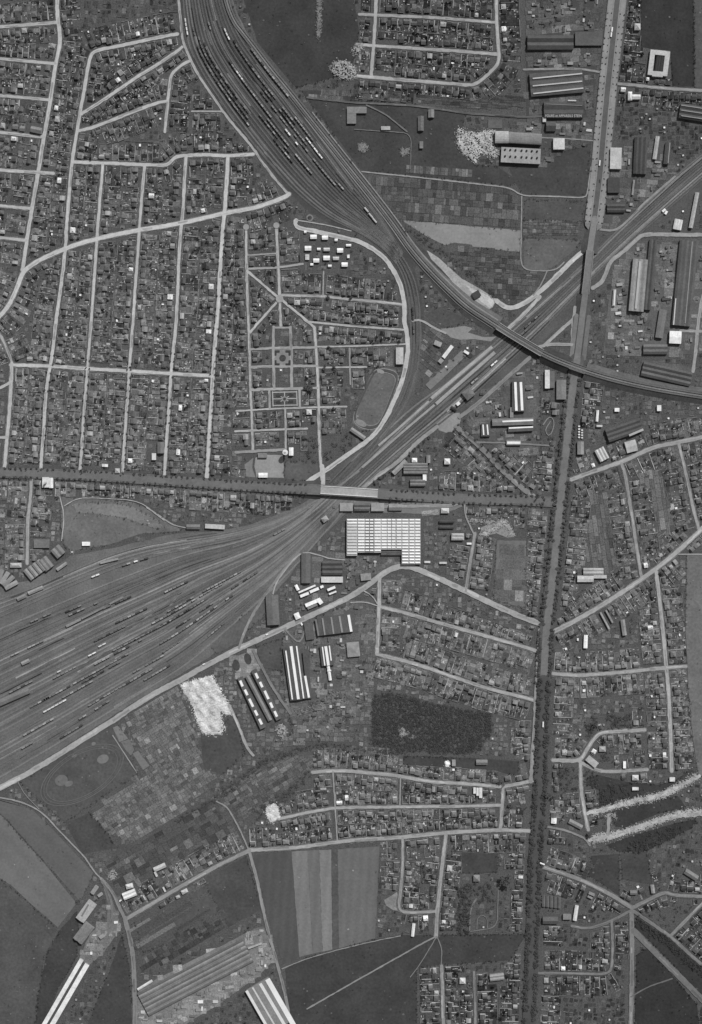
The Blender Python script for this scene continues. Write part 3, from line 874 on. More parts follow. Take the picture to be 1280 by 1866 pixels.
for of, vv, ph in ((-9.0, 138, 'south'), (8.0, 132, 'north')):
    a = np.array(cut(fly, 560, 905))
    t, n = normals(a)
    a[:, :2] += n * of
    a[:, 2] = np.maximum(a[:, 2] - 1.0, 0.0) * (0.97)
    mb = MB()
    ribbon(mb, [tuple(q) for q in a], 2.2, 1.0, A(vv), caps=False)
    tag(mb.build('footpath', 'road_dust'), 'pale cinder walkway along the %s side of the rising line' % ph, 'footpath', kind='structure')

# station platforms
PLATS = [('long pale platform nearest the goods sheds', '897,632 786,726', 5.5, 162), ('long pale platform in the middle of the station', '902,642 795,736', 6, 154),
         ('narrow pale platform stretching southwest', '782,731 722,785 690,812', 4, 154), ('broad pale loading ground north of the station', '846,643 810,678 780,706', 13, 122),
         ('platform edge beside the station building', '792,738 740,782 690,826 660,852', 4, 148), ('narrow island platform by the road bridge', '655,858 612,890', 3, 126),
         ('pale strip beyond the road bridge', '598,900 560,936 520,966 480,992', 5, 122)]
for lab, pts, w, v in PLATS:
    pl = chaikin(P(pts))
    a = np.array([W(*p) for p in pl])
    t, n = normals(a)
    mb = MB()
    L = [(*(a[i, :2] + n[i] * w / 2),) for i in range(len(a))]
    R = [(*(a[i, :2] - n[i] * w / 2),) for i in range(len(a))]
    mb.box(ccw(L + R[::-1]), 0.0, 1.05 + 0.01 * len(lab) / 10, A(v))
    tag(mb.build('railway_platform', 'road_dust'), lab, 'platform', kind='structure')

# ================================================================== BUILDINGS
def col(o, v):
    a = A(v)
    o.color = (a, a, a, 1)
    return o


def link(name, me, parent=None):
    o = bpy.data.objects.new(name, me)
    COL.objects.link(o)
    if parent:
        o.parent = parent
    return o


def raw_mesh(name, v, f, mat):
    me = bpy.data.meshes.new(name)
    me.from_pydata(v, [], f)
    me.materials.append(MATS[mat])
    me.update()
    return me


def prism(L, Wd, z0, z1, y0=None):
    """gable prism, ridge along X"""
    a, b = L / 2, Wd / 2
    v = [(-a, -b, z0), (a, -b, z0), (a, b, z0), (-a, b, z0), (-a, 0, z1), (a, 0, z1)]
    f = [(0, 1, 5, 4), (2, 3, 4, 5), (1, 2, 5), (3, 0, 4), (3, 2, 1, 0)]
    return v, f


def boxm(x0, x1, y0, y1, z0, z1, bottom=False):
    v = [(x0, y0, z0), (x1, y0, z0), (x1, y1, z0), (x0, y1, z0), (x0, y0, z1), (x1, y0, z1), (x1, y1, z1), (x0, y1, z1)]
    f = [(4, 5, 6, 7), (0, 1, 5, 4), (1, 2, 6, 5), (2, 3, 7, 6), (3, 0, 4, 7)]
    if bottom:
        f.append((3, 2, 1, 0))
    return v, f


WHITE_OUT = []


def building(name, label, ax, w, h, v, roof='gable', n=1, rise=None, strips=(), wallv=None, cat=None, chim=(), group=None, sv=246, keep=3):
    """ax = x1,y1,x2,y2 long axis in plate px; roof bays run along it"""
    h *= 0.78 if h > 4 else 1.0
    x1, y1, x2, y2 = ax
    p, q = W(x1, y1), W(x2, y2)
    cx, cy = (p[0] + q[0]) / 2, (p[1] + q[1]) / 2
    L = math.hypot(q[0] - p[0], q[1] - p[1])
    ang = math.atan2(q[1] - p[1], q[0] - p[0])
    root = bpy.data.objects.new(name, None)
    COL.objects.link(root)
    root.location = (cx, cy, 0)
    root.rotation_euler = (0, 0, ang)
    tag(root, label, cat or name.replace('_', ' '), group)
    wallv = wallv if wallv is not None else min(170, v + 10)
    o = link('wall', raw_mesh('wall', *boxm(-L / 2, L / 2, -w / 2, w / 2, 0, h), 'wall_render'), root)
    col(o, wallv)
    bw = w / n
    rise = rise if rise is not None else {'gable': bw * 0.28, 'flat': 0.4, 'barrel': bw * 0.22, 'hip': bw * 0.35, 'saw': bw * 0.45}[roof]
    for i in range(n):
        yc = -w / 2 + bw * (i + 0.5)
        e = 0.35
        if roof == 'flat':
            V, F = boxm(-L / 2 - e, L / 2 + e, -bw / 2 - e, bw / 2 + e, h + 0.02, h + rise, True)
        elif roof == 'gable':
            V, F = prism(L + 2 * e, bw - (0.05 if n > 1 else -2 * e), h + 0.02, h + rise)
        elif roof == 'saw':
            a, b = L / 2 + e, bw / 2 - 0.03
            V = [(-a, -b, h + .02), (a, -b, h + .02), (a, b, h + .02), (-a, b, h + .02), (-a, b * 0.6, h + rise), (a, b * 0.6, h + rise)]
            F = [(0, 1, 5, 4), (2, 3, 4, 5), (1, 2, 5), (3, 0, 4), (3, 2, 1, 0)]
        elif roof == 'hip':
            a, b = L / 2 + e, bw / 2 + e
            r = max(0.3, a - b)
            V = [(-a, -b, h + .02), (a, -b, h + .02), (a, b, h + .02), (-a, b, h + .02), (-r, 0, h + rise), (r, 0, h + rise)]
            F = [(0, 1, 5, 4), (2, 3, 4, 5), (1, 2, 5), (3, 0, 4), (3, 2, 1, 0)]
        else:
            V, F = [], []
            m = 8
            for sx in (-L / 2 - e, L / 2 + e):
                for k in range(m + 1):
                    an = math.pi * k / m
                    V.append((sx, -math.cos(an) * (bw / 2 + (e if n == 1 else -0.03)), h + 0.02 + math.sin(an) * rise))
            F = [(k, m + 1 + k, m + 2 + k, k + 1) for k in range(m)] + [tuple(range(m + 1)), tuple(range(2 * m + 1, m, -1))]
        V = [(a, b + yc, c) for a, b, c in V]
        o = link('roof', raw_mesh('roof', V, F, 'roof_covering'), root)
        col(o, v + (RNG.uniform(-6, 6) if n > 1 else 0) + ((24 if i % 2 else -10) if n >= 6 else 0))
    ca, sa = math.cos(-ang), math.sin(-ang)
    for st in strips:
        if len(st) == 4 and st[0] <= 1.01 and st[2] <= 1.01:      # fractions u0,v0,u1,v1 of the plan
            u0, t0, u1, t1 = st
            V, F = boxm(-L / 2 + u0 * L, -L / 2 + u1 * L, -w / 2 + t0 * w, -w / 2 + t1 * w, h - 0.1, h + rise + 0.45)
            vv = sv
        else:
            a, b = W(st[0], st[1]), W(st[2], st[3])
            vv = st[5] if len(st) > 5 else sv
            a, b = [((s_[0] - cx) * ca - (s_[1] - cy) * sa, (s_[0] - cx) * sa + (s_[1] - cy) * ca) for s_ in (a, b)]
            d = np.array(b) - np.array(a)
            d /= np.linalg.norm(d)
            nn = np.array([-d[1], d[0]]) * st[4] / 2
            qd = ccw([tuple(np.array(a) - nn), tuple(np.array(b) - nn), tuple(np.array(b) + nn), tuple(np.array(a) + nn)])
            z0, z1 = h - 0.1, h + rise + 0.45 + 0.01 * len(root.children)
            V = [(*c, z0) for c in qd] + [(*c, z1) for c in qd]
            F = [(4, 5, 6, 7), (0, 1, 5, 4), (1, 2, 6, 5), (2, 3, 7, 6), (3, 0, 4, 7)]
        o = link('skylight', raw_mesh('skylight', V, F, 'skylight_glass'), root)
        col(o, vv)
    for (px, py, r, ch, cv) in chim:
        a = W(px, py)
        lx, ly = (a[0] - cx) * ca - (a[1] - cy) * sa, (a[0] - cx) * sa + (a[1] - cy) * ca
        m = 12
        V = [(lx + math.cos(2 * math.pi * k / m) * r, ly + math.sin(2 * math.pi * k / m) * r, h - 0.2) for k in range(m)]
        V += [(lx + math.cos(2 * math.pi * k / m) * r * 0.85, ly + math.sin(2 * math.pi * k / m) * r * 0.85, h + ch) for k in range(m)]
        F = [(k, (k + 1) % m, m + (k + 1) % m, m + k) for k in range(m)] + [tuple(range(m, 2 * m))]
        o = link('chimney', raw_mesh('chimney', V, F, 'roof_covering'), root)
        col(o, cv)
    dx, dy = (x2 - x1) / max(L, 1e-6), (y2 - y1) / max(L, 1e-6)
    nx, ny = -dy * (w / 2 + keep), dx * (w / 2 + keep)
    ex, ey = dx * keep, dy * keep
    mark([(x1 - ex + nx, y1 - ey + ny), (x2 + ex + nx, y2 + ey + ny), (x2 + ex - nx, y2 + ey - ny), (x1 - ex - nx, y1 - ey - ny)], 4)
    return root


def rect(x0, y0, x1, y1):
    """axis and width of an upright rectangle, bays along its long side"""
    if abs(x1 - x0) >= abs(y1 - y0):
        return ((x0, (y0 + y1) / 2, x1, (y0 + y1) / 2), abs(y1 - y0))
    return (((x0 + x1) / 2, y0, (x0 + x1) / 2, y1), abs(x1 - x0))


# ---- the glass-roofed works: rows of sawtooth lights in twelve column blocks
COLS = [(633, 651, 12), (652.6, 665, 11), (666, 673.2, 11), (674.2, 681, 11), (682.6, 694.2, 11), (695.4, 705.4, 10), (706.2, 713.4, 10), (714.2, 721.2, 10),
        (722.8, 732, 10), (733, 744.6, 15), (746.2, 755.4, 15), (756.6, 766, 15)]
root = bpy.data.objects.new('glass_roofed_factory', None)
COL.objects.link(root)
ox, oy = W(700, 985)[:2]
root.location = (ox, oy, 0)
tag(root, 'large factory with rows of white glass roof lights in a grid', 'factory')
pitch = 5.55
for ci, (xa, xb, nr) in enumerate(COLS):
    ya, yb = 945.0, 945.0 + pitch * nr + (0.8 if nr < 15 else -0.5)
    x0, y1 = W(xa - 0.9, ya)[:2]
    x1, y0 = W(xb + 0.3, yb)[:2]
    o = link('wall', raw_mesh('wall', *boxm(x0 - ox, x1 - ox, y0 - oy, y1 - oy, 0, 7), 'wall_render'), root)
    col(o, 150)
    o = link('roof', raw_mesh('roof', *boxm(x0 - ox, x1 - ox, y0 - oy, y1 - oy, 7.02, 7.4, True), 'roof_covering'), root)
    col(o, 166 if ci not in (2, 3) else 128)
    for r in range(nr):
        yt = ya + 1.0 + r * pitch
        a, b = W(xa + 0.2, yt)[1] - oy, W(xa, yt + 2.5)[1] - oy
        X0, X1 = W(xa + 0.2, 0)[0] - ox, W(xb - 0.4, 0)[0] - ox
        zt = 8.9
        V = [(X0, b, 7.3), (X1, b, 7.3), (X1, a, 7.3), (X0, a, 7.3), (X0, b + 0.3, zt), (X1, b + 0.3, zt)]
        F = [(0, 1, 5, 4), (2, 3, 4, 5), (1, 2, 5), (3, 0, 4)]
        o = link('skylight', raw_mesh('skylight', V, F, 'skylight_glass'), root)
        col(o, 250 if ci not in (0,) else (238 if r < 2 else 196))
mark(P('630,941 770,941 770,1030 731,1030 731,1004 653,1004 653,1014 630,1014'), 4)

S = building
S('factory_shed', 'dark works shed with short roof lights beside the glass roofed factory', *rect(695, 1001, 731, 1012), 5, 96, 'gable', 3)
S('workshop', 'long pale flat-roofed workshop south of the glass roofed factory', *rect(586, 1051, 625, 1061), 6, 196, 'flat')
S('workshop', 'small white gatehouse shed northwest of the white works', (539.5, 1066, 544, 1075), 5, 5, 250, 'gable', rise=0.8)
S('workshop', 'narrow white shed, uppermost of the slanting white works', (545, 1079.5, 575, 1066.5), 2.6, 5, 250, 'flat')
S('workshop', 'white shed, western one of the slanting pair', (548, 1086.5, 563, 1080.5), 4.4, 6, 250, 'flat')
S('workshop', 'white shed, eastern one of the slanting pair', (565.5, 1078.5, 581, 1072), 4.6, 6, 250, 'flat')
S('workshop', 'tiny white hut beside the slanting white works', (584.5, 1070, 589.5, 1068), 4, 4, 248, 'flat')
S('workshop', 'upper white shed of the pair near the curving road', (597.5, 1075, 611, 1069.5), 4, 6, 250, 'flat')
S('workshop', 'lower white narrow shed of the pair near the curving road', (600.5, 1082.5, 613, 1077.5), 2.4, 6, 248, 'flat')
S('workshop', 'white L-shaped works roof, long wing', (557.5, 1103, 583, 1092.5), 6, 7, 252, 'flat')
S('workshop', 'white L-shaped works roof, short wing', (580.2, 1091, 586.6, 1099.5), 7, 7.6, 252, 'flat')
S('workshop', 'grey lean-to below the white L-shaped roof', (561, 1108, 578, 1100.5), 5, 5, 128, 'flat')
S('workshop', 'white square roof beside the curving works road', (540, 1117, 544.5, 1127), 9, 7, 228, 'hip', rise=1.2)
S('hut', 'tiny white hut across the works road', (549, 1135, 551, 1139), 2.5, 3, 246, 'gable')
S('factory_shed', 'dark multi-bay works hall with pale ridge lights', (609, 1121, 613, 1154), 62, 7, 88, 'gable', 1, 1.5,
  strips=[(576, 1128, 581, 1158, 3, 122), (588, 1126, 592.5, 1156.5, 3, 138), (604, 1124, 608.5, 1154.5, 3, 138), (619, 1122, 624, 1152, 3.4, 142), (635.5, 1120, 640.5, 1150.5, 4.6, 246)])
S('factory_shed', 'grey outlined works shed west of the multi-bay hall', (562, 1135, 566, 1165), 15, 5, 92, 'flat')
S('factory_shed', 'long dark workshop with three white roof lights', (531, 1178, 545, 1274), 30, 8, 84, 'gable', 1, 2,
  strips=[(521.5, 1185, 533.5, 1273.5, 2.4), (531, 1177, 544.5, 1273, 5), (541, 1176.5, 554, 1271.5, 2.4)])
S('factory_shed', 'narrow dark annex with a single short white roof light', (556, 1188, 565, 1272), 8, 6, 84, 'flat', strips=[(556.5, 1231, 563.5, 1270.5, 4)])
S('factory_shed', 'dark workshop with three short white roof lights', (594, 1176, 598, 1212), 22, 7, 86, 'gable', 1, 1.5,
  strips=[(588, 1178, 592.5, 1212, 2.2), (594, 1177, 599, 1212, 5, 236), (600.5, 1176, 604, 1203, 2.2)])
S('workshop', 'white cross-shaped roof below the short roof lights', (598.5, 1213, 602.5, 1239), 4.6, 6, 246, 'gable', strips=[(597, 1222, 604, 1221, 2.5)])
S('workshop', 'pale grey square roof near the corner street', (633, 1184, 655, 1182), 26, 6, 146, 'hip', rise=2)
S('factory_shed', 'western dark workshop with white roof lights in a row', (438, 1234, 480, 1326), 10, 7, 92, 'flat',
  strips=[(438.5, 1239.5, 443, 1250, 4.4), (447, 1256, 451.8, 1266, 4.4), (455, 1272.5, 462, 1287, 4.4), (465.2, 1293.5, 470, 1303, 4.4), (473, 1309, 478, 1319, 4.4)])
S('factory_shed', 'eastern dark workshop with white roof lights in a row', (463, 1220, 509, 1310), 10, 7, 94, 'flat',
  strips=[(466.5, 1226, 471, 1235.5, 4.4), (474.5, 1242, 479, 1251.5, 4.4), (483, 1258, 490, 1273, 4.4), (493.2, 1279.5, 497.5, 1289, 4.4), (501, 1295, 505.5, 1305, 4.4)])
S('factory_shed', 'grey middle roof between the twin workshops', (451, 1232, 493, 1312), 7, 6, 124, 'gable')
S('factory_shed', 'long grey shed beside the works entrance track', (496, 1084, 499, 1138), 22, 8, 106, 'gable', 1, 2.5)
S('factory_shed', 'long grey shed near the winding yard path', (558, 1008, 558, 1062), 16, 7, 100, 'gable', 1, 2)
S('factory_shed', 'dark shed behind the pale flat workshop', *rect(588, 1022, 624, 1048), 5, 86, 'gable', 3)
S('workshop', 'pale square roof inside the road bend', (658, 1052, 676, 1050), 12, 5, 142, 'flat')
S('goods_shed', 'pale goods shed, first beside the road bridge', *rect(620, 917, 643, 931), 6, 148, 'flat')
S('goods_shed', 'grey goods shed between two pale ones', *rect(646, 917, 674, 931), 6, 104, 'gable', 2)
S('goods_shed', 'pale goods shed third from the road bridge', *rect(677, 917, 700, 931), 6, 150, 'flat')
S('goods_shed', 'pale goods shed farthest from the road bridge', *rect(709, 919, 733, 930), 6, 138, 'gable', 1)
S('workshop', 'small white house below the service road', *rect(804, 926, 818, 935), 6, 190, 'hip')
S('villa', 'pale square house beside the excavation', *rect(823, 972, 845, 984), 7, 164, 'hip', 2, 1.6)
S('factory_shed', 'dark narrow shed, upper one east of the glass roofed factory', *rect(801, 948, 827, 953), 5, 76, 'gable')
S('factory_shed', 'dark narrow shed, lower one east of the glass roofed factory', *rect(801, 959, 827, 963), 5, 78, 'gable')
S('hut', 'bright narrow hut beside the short street', *rect(851, 989, 859, 992), 3, 232, 'flat')
S('hut', 'bright narrow hut south of the glass roofed factory', *rect(774, 1022.5, 784, 1025.5), 3, 216, 'flat')
S('workshop', 'pale narrow shed on the plot below the excavation', *rect(801, 1024, 814, 1027), 4, 190, 'flat')
S('factory_shed', 'ribbed grey works roof in the station triangle', *rect(736, 844, 779, 864), 7, 124, 'gable', 4)
S('workshop', 'white narrow annex of the ribbed works', *rect(771, 865, 777, 876), 6, 244, 'flat')
S('workshop', 'grey upright annex of the ribbed works', *rect(777.5, 830, 784, 843.5), 6, 138, 'gable')
S('hut', 'small white house beside the station approach', *rect(751, 835, 760, 842.5), 6, 246, 'hip')
S('workshop', 'pale slanting shed along the station approach', (717, 863, 740, 840), 8, 6, 154, 'gable')
S('villa', 'white square house in the station triangle', *rect(810, 836, 820, 846), 7, 226, 'hip')
S('workshop', 'grey house row below the ribbed works', *rect(748, 874, 775, 886), 6, 116, 'gable', 2)
S('factory_shed', 'dark hall with two long white roof lights', *rect(933, 695, 956, 750), 8, 84, 'gable', 1, 1.6, strips=[(938.5, 697, 940.5, 749, 4.6), (948.5, 697, 951, 748.5, 4.6)])
S('workshop', 'grey upright annex of the two-light hall', *rect(929.5, 743, 935, 761), 6, 130, 'flat')
S('factory_shed', 'wide grey works range with bright strip lights', (897, 770, 971, 768), 12, 8, 122, 'gable', 1, 1.5, strips=[(915, 768.6, 971, 766.2, 3)])
S('factory_shed', 'dark works range under the wide grey one', (926, 783, 971, 781), 8, 7, 90, 'flat', strips=[(927, 780.4, 971, 778.4, 2.6)])
S('factory_shed', 'small dark shed with two upright white roof lights', *rect(877, 772, 893, 795), 6, 86, 'gable', 1, 1, strips=[(880, 774, 881.3, 793, 2.4), (887.6, 774, 889.3, 792.5, 2.4)])
S('workshop', 'grey shed with a bright roof light below the works', *rect(923, 802, 949, 811), 6, 132, 'flat', strips=[(924, 807, 948, 807, 4.5)])
S('workshop', 'long white roof beside the flyover embankment', *rect(993, 675, 1001, 708), 7, 204, 'flat')
S('workshop', 'grey lean-to of the long white roof', *rect(1001.5, 677, 1010, 707), 6, 104, 'flat')
S('workshop', 'grey ridged shed beside the southern avenue top', *rect(1014, 693, 1031, 728), 7, 122, 'gable', 1, 2.5)
S('workshop', 'white narrow shed east of the southern avenue', (1089, 748, 1087.5, 768), 4, 5, 226, 'gable')
S('hut', 'white hut below the railway embankment', *rect(1120, 744, 1128, 750), 4, 236, 'flat')
S('hut', 'white upright house below the eastern embankment', *rect(1197, 739, 1204, 749), 6, 222, 'flat')
S('factory_shed', 'large dark slanting works hall', (1106, 795, 1167, 774), 24, 8, 84, 'gable', 3, strips=[(1145, 794, 1171, 783, 4, 170)])
S('workshop', 'pale square works roof beside the slope road', (1140, 816, 1159, 811), 20, 7, 178, 'gable', 1, 1.5)
S('workshop', 'bright three-bay slanting workshop', (1091, 818, 1101.5, 838), 18, 7, 188, 'gable', 3, 1.6)
S('workshop', 'pale upright works house on the southern avenue', *rect(1052, 805, 1063, 828), 7, 142, 'gable')
S('hut', 'short white shed south of the narrow white one', *rect(1087, 775, 1097, 778), 4, 190, 'flat')
for k in range(5):
    S('hut', 'tiny white hut, %s from the north in the west file' % ordinal(k + 1), *rect(1054, 776 + k * 5, 1056.5, 778 + k * 5), 2.5, 224, 'flat', group='white huts by the avenue', keep=1)
for k in range(4):
    S('hut', 'tiny white hut, %s from the north in the east file' % ordinal(k + 1), *rect(1059.5, 783 + k * 4.6, 1062, 785 + k * 4.6), 2.5, 206, 'flat', group='white huts by the avenue', keep=1)
S('factory_hall', 'large pale hall with a broad ridge east of the boulevard', (1166, 474, 1158, 568), 27, 10, 140, 'gable', 3, 1.8, wallv=120,
  strips=[(1165, 478, 1157, 564, 4, 168)])
S('factory_shed', 'narrow white ridge shed west of the pale hall', (1120, 528, 1118, 558), 5, 5, 168, 'gable', strips=[(1120, 529, 1118, 557, 1.6)])
S('factory_shed', 'long dark shed nearest the pale hall', (1190, 438, 1178, 565), 14, 7, 88, 'gable', 2)
S('factory_shed', 'grey shed south of the long dark shed', (1208, 565, 1200, 616), 13, 7, 112, 'gable', 1, 1.6)
S('factory_shed', 'long ribbed dark works along the east edge', (1255, 440, 1240, 594), 34, 8, 92, 'gable', 4, 1.7, strips=[(1260, 442, 1247, 590, 1.4, 138), (1230, 545, 1226, 593, 2, 190)])
S('factory_hall', 'bright white square hall near the east edge', (1219, 615, 1240, 616), 22, 9, 246, 'gable', 1, 1.5, wallv=90)
S('factory_shed', 'grey shed south of the white square hall', *rect(1172, 628, 1215, 646), 6, 104, 'gable', 2)
S('factory_shed', 'broad dark two-bay works above the eastern embankment', (1170, 672, 1258, 692), 26, 7, 94, 'gable', 3)
S('workshop', 'bright three-gabled shed on the works road', (1236.5, 401, 1233, 419), 15, 6, 208, 'gable', 3, 1.3)
S('workshop', 'long pale narrow shed at the east edge', (1270, 352, 1258, 416), 6.5, 6, 166, 'gable')
S('hut', 'western white van-like hut beside the tracks', (1207, 386, 1212, 382), 3.5, 3, 236, 'flat')
S('hut', 'eastern white van-like hut beside the tracks', (1212, 390.5, 1215, 385.5), 3.5, 3, 240, 'flat')
S('factory_hall', 'pale courtyard factory in the northeast, west wing', (1189, 93, 1183.5, 138), 8, 8, 182, 'flat')
S('factory_hall', 'pale courtyard factory in the northeast, east wing', (1216, 96, 1210.5, 140), 8, 8, 182, 'flat')
S('factory_hall', 'pale courtyard factory in the northeast, north wing', (1193, 97.2, 1212, 99.2), 8, 7.9, 184, 'flat')
S('factory_hall', 'pale courtyard factory in the northeast, south wing', (1188, 136, 1207, 137.5), 9, 7.9, 178, 'flat')
S('factory_shed', 'dark ribbed roof inside the courtyard factory', (1204, 103, 1200, 132), 16, 6, 66, 'gable', 4, keep=0)
S('factory_shed', 'dark hall with three slanting white roof lights', (966, 157, 1061, 149), 42, 8, 78, 'gable', 3, 1.8,
  strips=[(970, 145.5, 1060, 136.5, 2.4, 176), (970, 159, 1060, 150.5, 2.4, 172), (971, 173, 1062, 163, 2.4, 176)])
S('factory_shed', 'long dark shed at the top beside the boulevard', *rect(961, 66, 1044, 92), 7, 84, 'gable', 2)
S('factory_shed', 'small dark shed at the top beside the boulevard', *rect(1048, 60, 1097, 84), 6, 90, 'flat')
stein = S('factory_shed', 'dark ridged works with white roof lettering', *rect(991, 187, 1062, 216), 8, 84, 'gable', 2, 2.2,
          strips=[(1034, 185.5, 1049, 186, 2, 190), (994, 192, 1060, 195, 1.2, 108)])
S('hut', 'small white square hut below the lettered works', *rect(989, 215, 994.5, 223), 4, 190, 'flat')
S('factory_shed', 'dark ridged shed below the lettered works', *rect(995, 223, 1012, 240), 6, 84, 'gable')
S('villa', 'pale square flat-roofed house beside the boulevard field', *rect(1008, 254, 1028, 273.5), 8, 196, 'flat')
S('factory_hall', 'pale round-roofed kiln hall, west end', *rect(902, 241, 926, 263), 9, 164, 'barrel', wallv=80)
S('factory_hall', 'grey round-roofed kiln hall, long east part', (927, 252.5, 986, 256), 20, 8.6, 128, 'barrel', 1, 3.5, wallv=80)
S('factory_hall', 'pale flat-roofed kiln house with two rows of dark stacks', (913, 283.5, 984, 287), 27, 9, 152, 'flat', wallv=84,
  chim=[(x, y0 + i * 0.55, 1.9, 2.6, 52) for y0 in (274.5, 286.5) for i, x in enumerate((920, 929.5, 939, 950, 959, 968.5, 978))])
S('basin', 'rectangular dark settling basin with pale rim', *rect(890, 218.5, 915, 234), 1.2, 96, 'flat')
S('factory_hall', 'pale long flat-roofed depot beside the boulevard', (1122, 271, 1121, 309), 20, 8, 182, 'flat')
S('villa', 'white T-shaped house on the northeastern street, upright wing', *rect(1144, 169, 1151, 184), 7, 214, 'hip')
S('villa', 'white T-shaped house on the northeastern street, long wing', *rect(1151.5, 174, 1166, 182), 7, 208, 'gable')
S('villa', 'white house at the top right of the boulevard', *rect(1156, 45, 1166, 56), 7, 186, 'hip')
S('workshop', 'long pale narrow shed in the northeast works', (1198, 250, 1192, 291), 6.5, 6, 168, 'gable')
S('factory_shed', 'long dark shed pair in the northeast works', (1168, 252, 1165, 318), 24, 7, 80, 'gable', 3)
S('factory_shed', 'short dark shed with pale ridge near the tracks', (1217, 261, 1213, 300), 9, 6, 82, 'gable', strips=[(1219.5, 262, 1216, 299, 1.4, 140)])
S('factory_shed', 'dark shed with three pale ridges at the east edge', (1238, 203, 1300, 213), 26, 7, 80, 'gable', 3, strips=[(1240, 194, 1300, 203, 1.5, 132), (1240, 203, 1300, 212, 1.5, 132), (1240, 213, 1300, 222, 1.5, 132)])
S('factory_shed', 'dark block with flat roof east of the boulevard service lane', *rect(1107, 326, 1128, 352), 7, 72, 'flat')
S('factory_shed', 'low dark block south of the flat block', *rect(1106, 373, 1138, 388), 6, 78, 'gable', 2)
S('workshop', 'narrow pale shed east of the flat block', (1155, 329, 1152, 356), 2.6, 4, 142, 'gable')
S('workshop', 'pale flat roof on the waste meadow, largest of the group', *rect(633, 196, 668, 207), 4, 128, 'flat')
S('workshop', 'pale flat roof below the largest on the waste meadow', *rect(633, 208, 649, 226), 4, 122, 'flat')
S('workshop', 'pale upright roof on the waste meadow', *rect(781, 201, 791, 215), 5, 126, 'gable')
S('workshop', 'grey upright roof on the waste meadow', *rect(762, 213, 772, 239), 5, 106, 'gable')
S('hut', 'bright oblong hut alone on the waste meadow', *rect(695, 231.5, 711, 237.5), 4, 166, 'flat')
S('hut', 'grey hut near the kiln spoil heap', *rect(765, 259, 771, 271), 4, 122, 'flat')
WH = [(985, 475, 1030, 503), (1070, 482, 1112, 508), (945, 557, 990, 588), (1035, 570, 1058, 585), (1082, 570, 1125, 592), (1180, 573, 1222, 603), (948, 618, 975, 655),
      (1080, 628, 1125, 658), (1150, 635, 1192, 657), (1007, 648, 1048, 675), (1213, 677, 1255, 705), (985, 683, 1005, 697), (1115, 693, 1138, 707), (1162, 503, 1182, 519),
      (1253, 620, 1268, 642), (1245, 543, 1280, 557), (940, 445, 955, 460)]
WHL = ['western of the two in the top row', 'eastern of the two in the top row', 'at the west end of the second row', 'tiny one in the second row', 'greyish one in the second row',
       'at the east end of the second row', 'upright one at the west end of the third row', 'largest one in the middle of the third row', 'half-grey one in the third row',
       'notched one just below the third row', 'at the southeast corner of the estate', 'tiny one at the southwest corner', 'tiny one below the middle', 'small one touching the curved lane',
       'small upright one at the east side', 'long one at the east side below the lane', 'tiny one at the northwest corner']
for (a, b, c, d), l in zip(WH, WHL):
    big = (c - a) > 35
    S('white_house', 'white-roofed new house, ' + l, *rect(320 + a / 4, 310 + b / 4, 320 + c / 4, 310 + d / 4), 5.5 if big else 3.5, 190 if 'grey' in l else (240 if 'upright one at the west' not in l else 200), 'gable', 1, 1.4 if big else 0.8, cat='house', group='white houses of the new estate', wallv=150)
S('workshop', 'long narrow white shed in the railway wedge', (808, 652, 824, 631), 6, 6, 226, 'gable', 1, 1)
S('workshop', 'pale end piece of the long wedge shed', (801, 661, 806, 655), 7, 5, 150, 'flat')
S('workshop', 'pale grey roof above the long wedge shed', (792, 624, 804, 629), 8, 5, 152, 'flat')
S('hut', 'white hut beside the round turntable', (846, 640, 854, 645), 4, 4, 232, 'flat')
S('grandstand', 'pale roofed hall at the top of the running track', *rect(722, 634, 735, 664), 7, 176, 'gable', 1, 1)
S('grandstand', 'pale sloping grandstand below the running track', (640, 782, 665, 799), 7, 6, 142, 'gable', 1, 1.4)
S('railway_station', 'grey diamond-set station building beside the square', (846.5, 723.5, 860.5, 712.5), 17, 9, 108, 'hip', 1, 3, wallv=150)
S('railway_station', 'small white station annex', (832.5, 738, 837.5, 734), 5, 5, 214, 'flat')
S('railway_station', 'dark narrow station annex', (822, 742, 832, 748), 5, 5, 66, 'gable')
S('workshop', 'white long shed in the school playground', *rect(472, 862, 488, 870), 5, 244, 'gable', 1, 1)
S('workshop', 'white upright house beside the water tower', *rect(527.5, 816, 535, 830), 7, 240, 'gable', 1, 1.2)
S('workshop', 'grey flat pavilion above the playground', *rect(471, 826, 487, 834), 4, 124, 'flat')
S('workshop', 'pale long row shed at the yard edge', (375, 958.5, 410, 960.5), 7.5, 6, 184, 'flat')
S('workshop', 'grey shed west of the pale row shed', *rect(341, 956, 365, 964), 5, 120, 'gable')
S('signal_box', 'pale square signal cabin near the fan of tracks', (588, 949, 597, 943), 9, 7, 150, 'hip')
S('school', 'white square house on the tree-lined avenue, flat part', *rect(79, 870, 91, 888), 8, 214, 'flat', chim=[(85, 880, 2.2, 9, 190)])
S('school', 'white square house on the tree-lined avenue, east wing', *rect(91.5, 871, 98, 889), 7, 232, 'gable', 1, 1.2)
S('workshop', 'pale corner house at the avenue end of a western street', *rect(211, 854, 219, 862), 6, 176, 'hip')
S('workshop', 'white narrow house with a dark yard', *rect(278, 826.5, 285, 838), 6, 206, 'flat')
S('workshop', 'grey long shed near the western avenue end', *rect(288, 806, 300, 826), 6, 116, 'gable')
S('factory_shed', 'pale house with bright gable by the fourth cross street', (58, 236, 77, 240), 10, 7, 128, 'gable', wallv=190)
S('goods_shed', 'dark square shed on the sandy goods yard', (862, 541, 874, 534), 11, 5, 70, 'flat')
